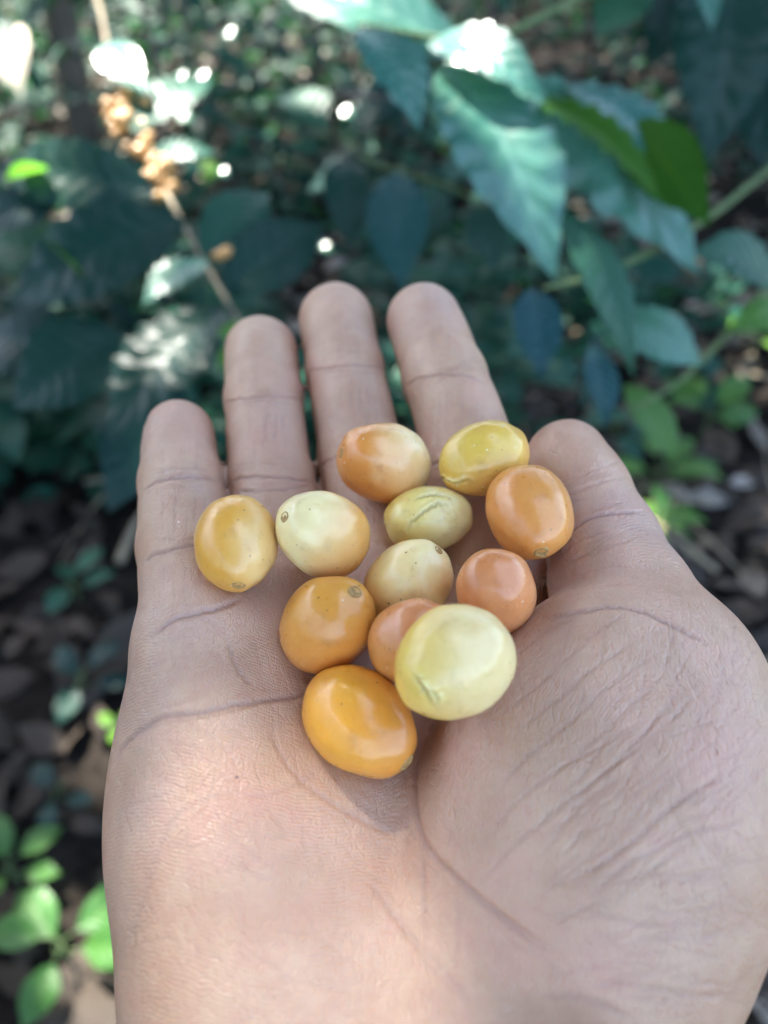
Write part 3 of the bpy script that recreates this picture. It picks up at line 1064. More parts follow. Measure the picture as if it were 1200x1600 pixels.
class Leaves:
    """collects leaf blades into one mesh"""
    def __init__(self):
        self.v, self.f, self.t, self.s, self.var = [], [], [], [], []

    def add(self, base, tip, width, up, nt=16, ns=9, fold=.18, sag=.10, wave=.05, nw=8, quilt=.02, seed=0, tipf=.3, roll=0.0):
        base = np.array(base, float); tip = np.array(tip, float)
        D = tip - base; L = np.linalg.norm(D); D = D / L
        up = np.array(up, float); N = up - D * (up @ D); N /= max(np.linalg.norm(N), 1e-6)
        S = np.cross(D, N)
        o = len(self.v)
        var = random.random()
        k0 = random.uniform(0, 6.3)
        for i in range(nt):
            t = i / (nt - 1)
            w = math.sin(math.pi * min(t, 1) ** .88) ** .85 if 0 < t < 1 else 0
            w *= (1 - .35 * max(0, (t - .7) / .3)) * width * .5
            w = max(w, width * .012)
            arch = sag * L * (math.sin(math.pi * t) * .9)
            for j in range(ns):
                s = (j / (ns - 1)) * 2 - 1
                a = abs(s)
                z = arch + fold * w * a * (1.15 - .55 * a)
                z += wave * width * a * a * math.sin(2 * math.pi * nw * t + (1.2 if s > 0 else 0) + k0) * min(1, 5 * t * (1 - t))
                q = 9 * t - 1.5 * a
                z += quilt * width * (abs(math.sin(math.pi * (q + .5))) - .5) * (a * (1 - a) * 3 + .1)
                z += roll * w * s * (t - .2)
                edge = 1 + .03 * math.sin(2 * math.pi * nw * 1.0 * t + k0) * a
                p = base + D * (t * L) + S * (s * w * edge) + N * z
                self.v.append(p); self.t.append(t); self.s.append(s); self.var.append(var)
        for i in range(nt - 1):
            for j in range(ns - 1):
                q = o + i * ns + j
                self.f.append((q, q + 1, q + ns + 1, q + ns))

    def build(self, name, mat, parent=None, origin=None):
        v = np.array(self.v)
        if origin is not None:
            v = v - np.array(origin)
        ob = mesh_obj(name, v, np.array(self.f), mat, parent)
        attr(ob, 'leaf_t', self.t); attr(ob, 'leaf_v', self.s); attr(ob, 'leaf_var', self.var)
        return ob


def near_leaf(parent, b, t, wpx, mat, up=(0, -.35, 1), **kw):
    """one leaf: base and tip as (px, py, metres), width in pixels"""
    B, T = at(*b), at(*t)
    w = wpx * .5 * (b[2] + t[2]) / FPX
    lv = Leaves()
    lv.add(B, T, w, up, **kw)
    org = parent.location if parent else None
    o = lv.build('leaf', mat, parent, org)
    # petiole
    D = (B - T).normalized()
    return o


def stem(name, pts, r0, r1, mat, parent=None, n=8, seg=20, origin=None):
    pp = catmull([tuple(p) for p in pts], seg)
    rad = np.linspace(r0, r1, seg)
    if origin is not None:
        pp = pp - np.array(origin)
    v, f = tube([tuple(p) for p in pp], rad, n)
    return mesh_obj(name, np.array(v), f, mat, parent)


# ------------------------------------------------------------------ right hand plant: glossy leaves reaching in from the right
G = ground_at(1330, 520)
rp = empty('coffee_plant', (G.x, G.y, ground_z(G.x, G.y)))
tag(rp, 'coffee plant with big glossy teal leaves hanging over the litter at upper right', 'coffee plant')
top = at(1180, -120, .72)
stem('stem', [rp.location, (rp.location + top) / 2 + Vector((.02, .02, .1)), top, top + Vector((0, .05, .25))], .016, .007, M_BARK, rp, origin=rp.location)
stem('branch', [top + Vector((.0, .02, -.06)), at(960, -20, .60), at(760, 60, .54), at(560, 40, .52)], .004, .002, M_GREENSTEM, rp, origin=rp.location)
stem('branch', [at(1300, 180, .70), at(1120, 330, .58), at(960, 420, .50), at(850, 450, .44)], .0035, .0015, M_GREENSTEM, rp, origin=rp.location)
stem('branch', [at(1300, 330, .72), at(1100, 560, .60), at(990, 640, .55)], .003, .0015, M_GREENSTEM, rp, origin=rp.location)
CAM = (-.15, -.75, .65)     # a blade that faces the lens
SKY = (0, -.25, 1)
NL = lambda *a, **k: near_leaf(rp, *a, **k)
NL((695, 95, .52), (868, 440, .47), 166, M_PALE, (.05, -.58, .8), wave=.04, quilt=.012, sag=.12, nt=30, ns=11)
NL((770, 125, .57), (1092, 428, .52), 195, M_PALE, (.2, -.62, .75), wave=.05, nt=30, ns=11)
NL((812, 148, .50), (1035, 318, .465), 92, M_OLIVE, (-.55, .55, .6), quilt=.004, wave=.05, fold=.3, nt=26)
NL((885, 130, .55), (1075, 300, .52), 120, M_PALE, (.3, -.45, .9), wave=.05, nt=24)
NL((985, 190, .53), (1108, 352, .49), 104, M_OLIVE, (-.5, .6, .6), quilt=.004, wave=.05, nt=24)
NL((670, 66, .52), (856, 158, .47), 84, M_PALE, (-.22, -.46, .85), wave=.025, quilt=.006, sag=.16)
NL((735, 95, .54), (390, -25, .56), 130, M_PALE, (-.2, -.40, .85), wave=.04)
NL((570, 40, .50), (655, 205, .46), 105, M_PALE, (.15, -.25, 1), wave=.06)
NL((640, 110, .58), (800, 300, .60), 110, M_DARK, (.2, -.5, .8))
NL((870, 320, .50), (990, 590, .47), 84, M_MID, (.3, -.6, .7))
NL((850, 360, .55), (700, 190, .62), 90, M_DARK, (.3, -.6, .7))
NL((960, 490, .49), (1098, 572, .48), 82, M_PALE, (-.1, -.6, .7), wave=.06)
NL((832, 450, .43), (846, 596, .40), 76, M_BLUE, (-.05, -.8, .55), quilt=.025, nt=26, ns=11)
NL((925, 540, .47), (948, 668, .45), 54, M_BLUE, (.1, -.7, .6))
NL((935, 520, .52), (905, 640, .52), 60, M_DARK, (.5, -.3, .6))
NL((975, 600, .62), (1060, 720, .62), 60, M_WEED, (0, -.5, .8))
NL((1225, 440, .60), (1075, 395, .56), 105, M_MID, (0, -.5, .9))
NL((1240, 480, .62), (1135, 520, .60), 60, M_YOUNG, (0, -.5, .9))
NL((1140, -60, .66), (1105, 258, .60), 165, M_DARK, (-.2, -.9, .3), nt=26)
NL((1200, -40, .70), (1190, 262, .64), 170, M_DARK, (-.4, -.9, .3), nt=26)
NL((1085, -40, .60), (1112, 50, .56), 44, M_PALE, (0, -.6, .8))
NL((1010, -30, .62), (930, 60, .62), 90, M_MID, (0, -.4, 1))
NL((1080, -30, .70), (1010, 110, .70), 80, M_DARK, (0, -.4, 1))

# ------------------------------------------------------------------ dark leaves hanging in the middle
G = ground_at(560, 330)
mp_ = empty('coffee_plant', (G.x, G.y, ground_z(G.x, G.y)))
tag(mp_, 'young coffee plant with dark blue green leaves hanging just above the fingertips', 'coffee plant')
stem('stem', [mp_.location, at(520, 200, .95), at(600, 150, .85)], .007, .003, M_BARK, mp_, origin=mp_.location)
stem('branch', [at(520, 200, .95), at(585, 255, .85), at(700, 290, .82), at(770, 330, .8)], .003, .0015, M_GREENSTEM, mp_, origin=mp_.location)
NL = lambda *a, **k: near_leaf(mp_, *a, **k)
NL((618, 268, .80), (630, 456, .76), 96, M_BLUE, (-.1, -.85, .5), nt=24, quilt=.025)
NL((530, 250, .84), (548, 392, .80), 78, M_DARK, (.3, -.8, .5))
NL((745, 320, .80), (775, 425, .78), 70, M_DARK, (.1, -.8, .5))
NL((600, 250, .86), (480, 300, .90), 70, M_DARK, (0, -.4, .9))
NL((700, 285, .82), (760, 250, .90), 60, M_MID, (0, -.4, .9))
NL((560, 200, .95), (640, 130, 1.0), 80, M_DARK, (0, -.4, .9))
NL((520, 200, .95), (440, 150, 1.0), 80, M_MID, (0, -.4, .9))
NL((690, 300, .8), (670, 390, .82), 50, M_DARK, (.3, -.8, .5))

# ------------------------------------------------------------------ left hand plant with the berried branch
G = ground_at(-140, 560)
lp = empty('coffee_plant', (G.x, G.y, ground_z(G.x, G.y)))
tag(lp, 'coffee plant at left with a pale branch of tan berry clusters and big dark leaves', 'coffee plant')
ltop = at(-120, -120, .9)
stem('stem', [lp.location, (lp.location + ltop) / 2 + Vector((-.03, 0, 0)), ltop], .016, .007, M_BARK, lp, origin=lp.location)
BR = [(60, -160, .82), (145, -20, .76), (172, 90, .72), (215, 215, .67), (266, 312, .62), (330, 428, .57), (374, 505, .53)]
stem('branch', [ltop + Vector((0, 0, -.05))] + [at(*p) for p in BR], .0026, .0019, M_STEM, lp, origin=lp.location, seg=40)
stem('branch', [lp.location + Vector((0, 0, .55)), at(40, 380, .72), at(200, 380, .63), at(300, 372, .60)], .0035, .002, M_GREENSTEM, lp, origin=lp.location)
NL = lambda *a, **k: near_leaf(lp, *a, **k)
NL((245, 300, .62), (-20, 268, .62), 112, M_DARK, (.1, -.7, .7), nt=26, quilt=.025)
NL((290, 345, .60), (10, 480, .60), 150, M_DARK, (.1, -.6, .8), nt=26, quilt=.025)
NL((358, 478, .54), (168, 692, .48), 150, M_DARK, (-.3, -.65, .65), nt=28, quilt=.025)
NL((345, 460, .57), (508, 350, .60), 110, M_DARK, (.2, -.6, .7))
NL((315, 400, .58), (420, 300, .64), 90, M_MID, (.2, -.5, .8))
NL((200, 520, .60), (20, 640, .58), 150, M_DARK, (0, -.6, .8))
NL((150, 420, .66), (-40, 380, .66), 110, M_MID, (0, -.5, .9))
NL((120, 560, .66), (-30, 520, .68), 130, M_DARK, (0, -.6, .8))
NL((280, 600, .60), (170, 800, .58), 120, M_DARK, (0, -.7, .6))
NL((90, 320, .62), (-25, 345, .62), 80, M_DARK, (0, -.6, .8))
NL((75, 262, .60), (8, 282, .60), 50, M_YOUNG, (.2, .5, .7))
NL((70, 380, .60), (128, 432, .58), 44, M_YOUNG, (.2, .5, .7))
NL((205, 205, .66), (330, 130, .72), 90, M_MID, (0, -.4, 1))
NL((230, 250, .64), (340, 240, .66), 60, M_MID, (0, -.3, 1))
NL((160, 70, .70), (232, 150, .66), 62, M_PALE, (-.2, -.42, .88), wave=.08)
NL((325, 405, .56), (222, 478, .53), 66, M_PALE, (-.2, -.46, .86), wave=.08)
NL((370, 500, .52), (345, 580, .5), 40, M_YOUNG, (.3, .2, .9))
NL((330, 250, .8), (320, 285, .8), 34, M_YOUNG, (.3, .2, .9))
SPEC = (-.22, -.46, .86)
GL = [(545, 178, 1.0), (362, 54, 1.1), (318, 122, .85), (285, 122, .72), (290, 184, .8), (296, 236, .75), (300, 262, .7), (334, 342, .66), (510, 388, .9), (350, 270, .8)]
for (gx, gy, gd) in GL:  # small loose leaves added and tilted only to throw sun glints
    w_ = 14 + 10 * random.random()
    NL((gx - w_ * .6, gy - 6, gd), (gx + w_ * .6, gy + 6, gd), w_, M_GLINT, SPEC, nt=10, ns=7, quilt=.005, wave=.02, sag=.12, fold=.1)
M_BERRY = fruit_material('dried_berry', (.40, .20, .05), (.52, .30, .09), (0, 0, 1), 0, .6)


def berry_mesh(r):
    v, f = fruit_mesh(r * 1.12, r, 3, 14, 9)
    return v, f


bv, bf = berry_mesh(1.0)
b0 = None
for (cx, cy, dd, n, sx, sy) in ((198, 182, .675, 34, 34, 38), (256, 280, .635, 22, 20, 28), (228, 235, .65, 12, 18, 24), (342, 395, .57, 4, 12, 14)):
    for i in range(n):
        px, py = cx + rng.normal(0, .5) * sx, cy + rng.normal(0, .5) * sy
        p = at(px, py, dd + rng.uniform(-.012, .012))
        if b0 is None:
            b0 = mesh_obj('berry', bv * .0047, bf, M_BERRY, lp)
            o = b0
        else:
            o = b0.copy(); COL.objects.link(o); o.parent = lp
        o.location = p - lp.location
        o.rotation_euler = tuple(rng.uniform(0, 3, 3))
        s = rng.uniform(.75, 1.15); o.scale = (s, s, s)


# ------------------------------------------------------------------ weeds on the ground
def weed(name, px, py, h, n, size, mat, label, cat='weed', spread=1.0):
    g = ground_at(px, py, .02)
    z = ground_z(g.x, g.y)
    r = empty(name, (g.x, g.y, z))
    tag(r, label, cat, 'small weeds on the forest floor')
    st = [Vector((0, 0, 0)), Vector((rng.normal(0, .01), rng.normal(0, .01), h * .6)), Vector((rng.normal(0, .02), rng.normal(0, .02), h))]
    stem('stem', st, .0025, .0012, M_GREENSTEM, r, 6, 8)
    for i in range(n):
        a = i * 2.4 + rng.uniform(-.3, .3)
        zz = h * (.45 + .55 * (i + 1) / n)
        b = Vector((0, 0, zz)) + st[2] * .0
        L = size * rng.uniform(.75, 1.15)
        d = Vector((math.cos(a), math.sin(a), rng.uniform(-.25, .35)))
        b2 = b + d * size * .25 * spread
        lv = Leaves()
        lv.add(b2, b2 + d * L, L * .56, (rng.normal(0, .2), rng.normal(-.2, .2), 1), nt=12, ns=7, wave=.03, fold=.2, sag=.1)
        lv.build('leaf', mat, r)
        v, f = tube([tuple(b), tuple(b2)], [.001, .0008], 5)
        mesh_obj('leaf_stalk', np.array(v), f, M_GREENSTEM, r)
    return r


weed('weed', 112, 1500, .08, 5, .085, M_WEED, 'bright sunlit broad leaved weed at the lower left corner, beside the heel of the hand')
weed('weed', 30, 1375, .06, 4, .062, M_WEED, 'broad leaved weed at the left edge, above the sunlit one in the corner')
weed('weed', 140, 1095, .06, 4, .070, M_DARK, 'dark weed on bare soil left of the palm')
weed('weed', 120, 930, .06, 4, .065, M_MID, 'small dark weed on bare soil left of the little finger')
weed('weed', 100, 1265, .05, 3, .06, M_DARK, 'low dim weed between the sunlit weeds and the bare soil')
weed('weed', 196, 1165, .05, 4, .032, M_YOUNG, 'yellow green seedling peeping out from behind the edge of the palm')
weed('weed', 1010, 800, .10, 7, .10, M_WEED, 'leafy weed right of the thumb tip')
weed('weed', 1090, 700, .10, 7, .10, M_WEED, 'pale green weed in the litter below the hanging leaves at right')
weed('weed', 985, 870, .08, 6, .08, M_WEED, 'low weed on the litter beside the base of the thumb')
weed('weed', 950, 720, .08, 6, .08, M_MID, 'dim weed just above the thumb tip')
weed('weed', 1170, 560, .12, 6, .10, M_YOUNG, 'yellow green weed at the right edge of the litter')
weed('weed', 900, 300, .14, 7, .12, M_MID, 'weed in the litter behind the olive green leaf')
weed('weed', 430, 300, .12, 6, .10, M_MID, 'weed beside the pale dead leaves above the ring finger')


# ------------------------------------------------------------------ leaf litter and twigs: nobody could count it
def litter_material():
    k = NT('dead_leaf')
    tc = k.n('TexCoord').outputs['Object']
    var = k.attr('leaf_var')
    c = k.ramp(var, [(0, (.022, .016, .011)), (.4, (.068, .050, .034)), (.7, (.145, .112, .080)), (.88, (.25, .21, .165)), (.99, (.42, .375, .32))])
    c = k.mix(k.rng(k.noise(tc, 60, 4), .35, .7, 0, .7), c, (.025, .019, .015, 1))
    b = k.n('BsdfPrincipled'); k.l(c, b.inputs['Base Color']); b.inputs['Roughness'].default_value = .7
    b.inputs['Specular IOR Level'].default_value = .25
    k.l(k.bump(k.noise(tc, 150, 3), .4, .003), b.inputs['Normal'])
    return k.surf(b.outputs[0])


def build_litter():
    lv = Leaves()
    n = 0
    while n < 7000:
        y = .15 + 9.0 * rng.random() ** 1.7
        x = rng.uniform(-.85, .85) * (y + 1.0)
        dens = .35 + .65 * (mnoise.noise(Vector((x * 1.1, y * 1.1, 0))) > -.12)
        if x < -.05 and y < 1.6:
            dens *= .3
        if rng.random() > dens:
            continue
        n += 1
        z = ground_z(x, y) + rng.uniform(.004, .035)
        a = rng.uniform(0, 6.3); L = rng.uniform(.05, .14)
        d = np.array([math.cos(a), math.sin(a), rng.normal(0, .28)])
        b = np.array([x, y, z])
        lv.add(b - d * L / 2, b + d * L / 2, L * rng.uniform(.3, .55), (rng.normal(0, .5), rng.normal(0, .5), 1), nt=6, ns=3, fold=rng.uniform(-.5, .7), sag=rng.uniform(-.1, .3), wave=.08, nw=2)
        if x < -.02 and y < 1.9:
            lv.var[-18:] = [q * .28 for q in lv.var[-18:]]  # leaves at left darkened in their colour to stand for shade
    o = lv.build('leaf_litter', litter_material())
    tag(o, 'brown and grey dead leaves strewn over the soil', 'leaf litter', kind='stuff')
    vs, fs = [], []
    for i in range(420):
        y = .3 + 6.5 * rng.random() ** 1.5
        x = rng.uniform(-.62, .62) * (y + 1.0)
        if x < 0 and y < 1.3:
            continue
        a = rng.uniform(0, 6.3); L = rng.uniform(.08, .45)
        z = ground_z(x, y) + rng.uniform(.015, .05)
        p0 = Vector((x, y, z)); p2 = p0 + Vector((math.cos(a) * L, math.sin(a) * L, rng.normal(0, .02)))
        p1 = (p0 + p2) / 2 + Vector((rng.normal(0, .02), rng.normal(0, .02), .01))
        v, f = tube([tuple(q) for q in catmull([tuple(p0), tuple(p1), tuple(p2)], 6)], np.linspace(.0035, .0015, 6) * rng.uniform(.6, 1.6), 5)
        fs += [tuple(q + len(vs) for q in t) for t in f]
        vs += [tuple(q) for q in v]
    o = mesh_obj('twigs', np.array(vs), fs, M_STEM)
    tag(o, 'thin dry twigs and straws lying among the dead leaves', 'twigs', kind='stuff')


build_litter()
big = empty('dead_leaf', at(25, 90, 2.3))  # pale leaf added to stand for a bright white gap
tag(big, 'pale leaf added to stand for the white bright patch at the upper left edge', 'dead leaf')
lv = Leaves()
lv.add(at(22, 40, 2.3), at(34, 150, 2.25), .135, (-.25, -.7, .6), nt=14, ns=7, fold=.25, wave=.04)
lv.build('blade', plain_material('white_patch_leaf', (.62, .55, .42), .6), big, big.location)
stem('leaf_stalk', [at(22, 42, 2.3), at(10, 10, 2.32), at(-30, -60, 2.35)], .004, .003, M_STEM, big, 6, 8, origin=big.location)
for (px, py, L, ang, label) in ((208, 830, .16, 1.45, 'short pale cut stick lying on bare soil left of the little finger'),
                                (1120, 480, .7, .35, 'long dry stick lying in the litter below the right hand leaves')):
    g = ground_at(px, py, .03); z = ground_z(g.x, g.y) + .03
    d = Vector((math.cos(ang), math.sin(ang), .05)) * L
    p = [Vector((g.x, g.y, z)) - d * .5, Vector((g.x, g.y, z + .01)), Vector((g.x, g.y, z)) + d * .5]
    o = stem('stick', p, .009, .007, M_STEM, None, 8, 10)
    tag(o, label, 'stick')


# ------------------------------------------------------------------ coffee shrubs further back
def shrub_mesh(seed, h, mat):
    r = np.random.default_rng(seed)
    lv = Leaves()
    tv, tf = [], []

    def addt(p, rr):
        v, f = tube([tuple(q) for q in p], rr, 6)
        tf.extend([tuple(q + len(tv) for q in t) for t in f]); tv.extend([tuple(q) for q in v])
    addt([(0, 0, 0), (.02, .01, h * .5), (.0, .03, h)], [.018, .013, .006])
    for i in range(int(13 * h)):
        z = h * (.18 + .82 * (i + .5) / (13 * h))
        a = i * 2.4 + r.uniform(-.4, .4)
        L = (.25 + .45 * math.sin(math.pi * min(1, (z / h)) ** .8 * .9)) * r.uniform(.8, 1.2) * (.6 + .4 * h)
        b = Vector((0, .015, z))
        pts = [b + Vector((math.cos(a), math.sin(a), .25 * (1 - q) - .25 * q)) * L * q for q in (0, .33, .66, 1.0)]
        addt(pts, [.005, .004, .003, .002])
        for q in np.linspace(.2, 1, 6):
            c = pts[0].lerp(pts[3], q); c.z += .12 * L * math.sin(math.pi * q)
            for sgn in (-1, 1):
                a2 = a + sgn * r.uniform(.6, 1.2)
                LL = r.uniform(.09, .17)
                d = Vector((math.cos(a2), math.sin(a2), r.uniform(-.9, .1)))
                lv.add(c, c + d.normalized() * LL, LL * r.uniform(.36, .48), (r.normal(0, .3), r.normal(0, .3), 1), nt=7, ns=5, wave=.06, nw=3, fold=.2, sag=.12)
    return lv, np.array(tv), tf


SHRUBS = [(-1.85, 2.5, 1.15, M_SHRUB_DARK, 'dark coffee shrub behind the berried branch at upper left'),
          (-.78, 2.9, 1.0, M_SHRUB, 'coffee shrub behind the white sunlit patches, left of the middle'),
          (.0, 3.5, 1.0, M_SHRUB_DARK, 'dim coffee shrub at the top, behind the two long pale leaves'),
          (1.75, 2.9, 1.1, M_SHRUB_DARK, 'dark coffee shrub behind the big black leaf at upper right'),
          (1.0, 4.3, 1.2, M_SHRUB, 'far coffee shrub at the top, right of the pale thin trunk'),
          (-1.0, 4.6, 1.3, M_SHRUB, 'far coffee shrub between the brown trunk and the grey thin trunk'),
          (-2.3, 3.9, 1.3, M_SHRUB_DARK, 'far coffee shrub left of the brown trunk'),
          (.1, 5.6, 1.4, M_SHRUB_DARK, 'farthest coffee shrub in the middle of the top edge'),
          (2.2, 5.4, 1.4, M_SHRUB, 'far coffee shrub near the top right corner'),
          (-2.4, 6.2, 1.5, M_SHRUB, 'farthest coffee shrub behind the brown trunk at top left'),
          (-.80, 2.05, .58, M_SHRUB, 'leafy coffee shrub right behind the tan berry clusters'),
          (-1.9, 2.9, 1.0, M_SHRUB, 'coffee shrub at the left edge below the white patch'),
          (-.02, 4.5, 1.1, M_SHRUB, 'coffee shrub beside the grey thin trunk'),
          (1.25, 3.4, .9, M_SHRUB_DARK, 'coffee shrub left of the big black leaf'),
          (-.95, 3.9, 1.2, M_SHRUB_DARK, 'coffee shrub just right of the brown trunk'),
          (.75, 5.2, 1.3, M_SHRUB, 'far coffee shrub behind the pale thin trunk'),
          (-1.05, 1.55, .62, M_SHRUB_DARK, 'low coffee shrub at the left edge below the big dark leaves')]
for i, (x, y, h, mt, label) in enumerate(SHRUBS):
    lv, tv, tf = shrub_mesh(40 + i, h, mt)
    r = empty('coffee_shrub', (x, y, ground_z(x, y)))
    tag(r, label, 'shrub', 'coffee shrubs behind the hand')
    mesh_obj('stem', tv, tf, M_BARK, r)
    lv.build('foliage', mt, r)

# low green ground cover further back
lv = Leaves()
for i in range(9500):
    y = 1.3 + 7 * rng.random() ** 1.4; x = rng.uniform(-.85, .85) * (y + .8)
    if mnoise.noise(Vector((x * 1.3, y * 1.3, 9))) < (.2 if x > .3 else -.25):
        continue
    z = ground_z(x, y) + rng.uniform(.03, .30)
    a = rng.uniform(0, 6.3); d = np.array([math.cos(a), math.sin(a), rng.uniform(-.5, .4)]); L = rng.uniform(.06, .15)
    b = np.array([x, y, z])
    lv.add(b, b + d * L, L * .55, (rng.normal(0, .4), rng.normal(-.2, .4), 1), nt=5, ns=3, fold=.3)
tag(lv.build('ground_cover', M_SHRUB), 'low green seedlings covering the ground further back', 'ground cover', kind='stuff')

# far-off undergrowth that reads as one mass
lv = Leaves()
for i in range(5200):
    y = rng.uniform(7, 16); x = rng.uniform(-.62, .62) * y * 1.25
    hh = 1.6 + .7 * mnoise.noise(Vector((x * .6, y * .6, 4)))
    z = ground_z(x, y) + hh * rng.random() ** .8
    a = rng.uniform(0, 6.3); d = np.array([math.cos(a), math.sin(a), rng.uniform(-.7, .3)]); L = rng.uniform(.18, .4)
    b = np.array([x, y, z])
    lv.add(b, b + d * L, L * .45, (rng.normal(0, .4), rng.normal(0, .4), 1), nt=4, ns=3, fold=.3)
tag(lv.build('undergrowth', M_SHRUB), 'dim far-off undergrowth between the trunks', 'undergrowth', kind='stuff')

# foliage wall added to block low sky light, open to the right and behind
lv = Leaves()
for i in range(8500):
    az = R(rng.uniform(-150, 52)); dd = rng.uniform(13, 19)
    x, y = math.sin(az) * dd, math.cos(az) * dd
    z = ground_z(x, y) * .5 + 9.0 * rng.random()
    if mnoise.noise(Vector((x * .35, y * .35, z * .4))) > .42:
        continue
    L = rng.uniform(.45, .9); a = rng.uniform(0, 6.3)
    d = np.array([math.cos(a), math.sin(a), rng.uniform(-.8, .2)]); b = np.array([x, y, z])
    lv.add(b, b + d * L, L * .5, (rng.normal(0, .4) - math.sin(az), rng.normal(0, .4) - math.cos(az), .6), nt=4, ns=3, fold=.3)
tag(lv.build('wood', M_SHRUB_DARK), 'dark wood added beyond the shrubs to block low sky light', 'wood', kind='stuff')

# ------------------------------------------------------------------ shade trees
# spots the sun reaches through the crowns (point, radius in metres)
LIT = [(at(185, 100, .69), .012), (at(212, 142, .67), .008), (at(268, 448, .54), .012), (at(530, 15, .53), .014), (at(700, 90, .51), .010),
       (at(815, 145, .48), .006), (at(850, 300, .48), .000), (at(40, 270, .60), .008), (at(1075, 285, .49), -.004),
       (ground_at(140, 1440, .1), .02), (ground_at(175, 1560, .1), .01), (ground_at(60, 1340, .08), .01), (ground_at(195, 1150, .06), .05),
       (ground_at(440, 290, .02), .06), (ground_at(470, 310, .02), .05), (ground_at(1170, 540, .1), .08), (ground_at(1100, 430, .02), .06),
       (at(26, 90, 2.28), .10), (ground_at(1010, 270, .05), .06), (ground_at(330, 250, .1), .05), (at(235, 285, .62), .010), (at(325, 262, .8), .012)]
LIT += [(at(gx, gy, gd), .016) for gx, gy, gd in GL]
for _ in range(36):     # scattered flecks on the foliage and ground further back
    px, py = rng.uniform(0, 1200), rng.uniform(-10, 420)
    g = ground_at(px, py + 20, rng.uniform(.0, .7))
    LIT.append((g, rng.uniform(.012, .045)))
# pinholes between the leaves that let a soft disc of sun reach the heel of the hand (point, gap in metres, metres up the ray)
PINHOLES = [(at(455, 1480, .098), .0110, 4.4)]
LIT += [(p, .015) for p, _, _ in PINHOLES]


def crown(cx, cy, cz, rx, rz, n, seed, gaps):
    r = np.random.default_rng(seed)
    lv = Leaves()
    k = 0
    sd = np.array(sdir)
    LP = np.array([np.array(p) for p, _ in gaps]); LR = np.array([q for _, q in gaps])
    while k < n:
        p = r.normal(0, 1, 3); p /= np.linalg.norm(p)
        q = p * r.random() ** .4
        c = np.array([cx, cy, cz]) + q * np.array([rx, rx, rz])
        nz = mnoise.noise(Vector((c[0] * 1.1 + seed, c[1] * 1.1, c[2] * 1.1)))
        if nz < -.28:
            k += .3
            continue
        L = r.uniform(.16, .28)
        a = r.uniform(0, 6.3)
        d = np.array([math.cos(a), math.sin(a), r.uniform(-.8, .1)]); d /= np.linalg.norm(d)
        k += 1
        w = c - LP
        t = w @ sd
        w = w - t[:, None] * sd
        dist = np.minimum(np.linalg.norm(w, axis=1), np.minimum(np.linalg.norm(w + (d - sd * (d @ sd)) * L * .36, axis=1), np.linalg.norm(w - (d - sd * (d @ sd)) * L * .36, axis=1)))
        if ((dist < LR + np.where(LR != .015, .24 * L, .12)) & (t > .2)).any():
            continue
        lv.add(c - d * L / 2, c + d * L / 2, L * .5, (r.normal(0, .45), r.normal(0, .45), 1), nt=4, ns=3, fold=.25, sag=.1)
    return lv


# trees: x, y, trunk radius, crown centre offset, crown height, crown radius, number of leaves, label
TREES = [(-1.16, 3.2, .062, (.2, .2), 4.4, 2.5, 6500, 'shade tree with a brown trunk rising at the top left corner'),
         (-.33, 4.15, .027, (.2, .0), 4.6, 2.3, 5200, 'slim shade tree with a thin grey trunk left of the middle'),
         (.426, 3.75, .022, (.3, -.5), 4.9, 2.4, 5600, 'slim shade tree with a thin pale trunk right of the middle'),
         (-2.3, 1.3, .09, (.7, .2), 4.2, 1.8, 6200, 'unseen shade tree added at left to block sky light'),  # this crown and the next two are added so light comes from the right
         (-2.2, -.9, .09, (.6, .2), 3.9, 1.9, 6200, 'unseen shade tree added left of and behind the hand to block sky light'),
         (-1.1, -3.0, .09, (.1, .2), 4.0, 1.9, 5200, 'unseen shade tree added behind the hand to block sky light'),
         (2.9, 3.4, .09, (-.6, -.4), 4.7, 2.3, 4600, 'shade tree outside the frame beyond the right edge'),
         (0.9, 7.5, .10, (0, 0), 5.5, 3.4, 4200, 'shade tree beyond the far undergrowth')]
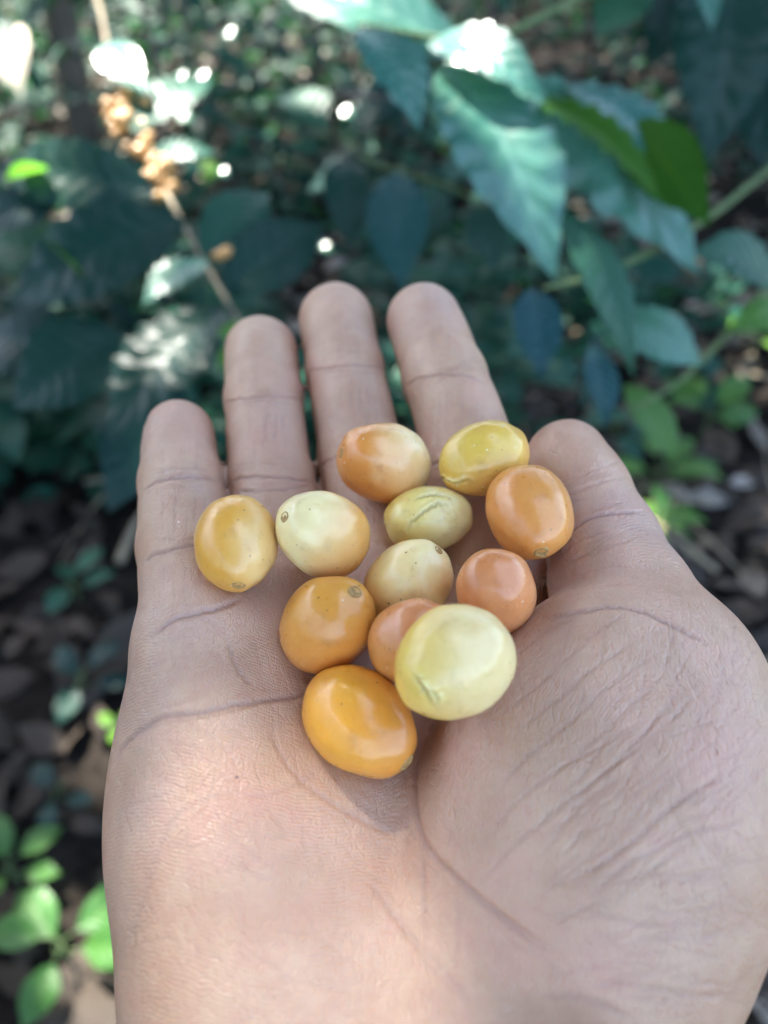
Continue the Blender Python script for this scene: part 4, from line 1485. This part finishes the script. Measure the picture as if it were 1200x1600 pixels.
for i, (x, y, tr, (ox, oy), ch, cr, n, label) in enumerate(TREES):
    z0 = ground_z(x, y)
    r = empty('shade_tree', (x, y, z0))
    tag(r, label, 'tree', 'shade trees over the coffee plants')
    th = [Vector((0, 0, -.1)), Vector((.03, .02, ch * .3)), Vector((ox * .4, oy * .4, ch * .65)), Vector((ox, oy, ch))]
    trunk = stem('trunk', th, tr, tr * .45, M_BARK, r, 12, 24)
    for q in range(6):
        a = q * 1.05 + i
        b = th[2].lerp(th[3], q / 6)
        e = Vector((ox + math.cos(a) * cr * .7, oy + math.sin(a) * cr * .7, ch + .3))
        stem('limb', [b, (b + e) / 2 + Vector((0, 0, .25)), e], tr * .4, tr * .1, M_BARK, r, 7, 10)
    lv = crown(x + ox, y + oy, z0 + ch, cr, .9, n, 90 + i, LIT)
    if i == 0:
        # dense sprays of leaves that keep the big near leaves in the shade, between the gaps listed above
        cover = [(x_, y_, .61) for x_ in range(-60, 400, 42) for y_ in range(215, 760, 42)] + [(x_, y_, .50) for x_ in range(470, 1130, 40) for y_ in range(-40, 640, 40)]
        cover += [(rng.uniform(0, 1200), rng.uniform(-40, 420), rng.uniform(1.6, 4.0)) for _ in range(420)]
        sd = np.array(sdir); LPn = np.array([np.array(p) for p, _ in LIT]); LRn = np.array([q for _, q in LIT])
        for (px, py, dd) in cover:
            c = np.array(at(px + rng.normal(0, 14), py + rng.normal(0, 14), dd)) + sd * rng.uniform(2.9, 4.3)
            L = rng.uniform(.07, .13) if dd < 1 else rng.uniform(.11, .2)
            a = rng.uniform(0, 6.3); d = np.array([math.cos(a), math.sin(a), rng.uniform(-.5, .1)]); d /= np.linalg.norm(d)
            w = c - LPn; tt = w @ sd; w = w - tt[:, None] * sd
            dp_ = (d - sd * (d @ sd)) * L * .36
            dist = np.minimum(np.linalg.norm(w, axis=1), np.minimum(np.linalg.norm(w + dp_, axis=1), np.linalg.norm(w - dp_, axis=1)))
            if ((dist < LRn + np.where(LRn != .015, .22 * L, .12)) & (tt > .2)).any():
                continue
            lv.add(c - d * L / 2, c + d * L / 2, L * .5, (rng.normal(0, .4), rng.normal(0, .4), 1), nt=5, ns=3, fold=.25, sag=.1)
        e1 = sdir.orthogonal().normalized(); e2 = sdir.cross(e1)
        for (p, gap, t) in PINHOLES:
            for q in range(4):
                a = q * math.pi / 2 + .4
                u = e1 * math.cos(a) + e2 * math.sin(a); w = e1 * -math.sin(a) + e2 * math.cos(a)
                c = p + sdir * (t + .03 * q) + u * (gap * .5 + .0845)
                lv.add(c - w * .19, c + w * .19, .172, sdir, nt=16, ns=3, fold=.0, sag=.0, wave=0, quilt=0)
            for q in range(9):
                a = q * math.pi * 2 / 9
                u = e1 * math.cos(a) + e2 * math.sin(a); w = e1 * -math.sin(a) + e2 * math.cos(a)
                c = p + sdir * (t + .16 + .015 * q) + u * .175
                lv.add(c - w * .17, c + w * .17, .19, sdir, nt=8, ns=3, fold=.1, sag=.05, wave=0, quilt=0)
    lv.build('crown', M_CANOPY, r, (x, y, z0))
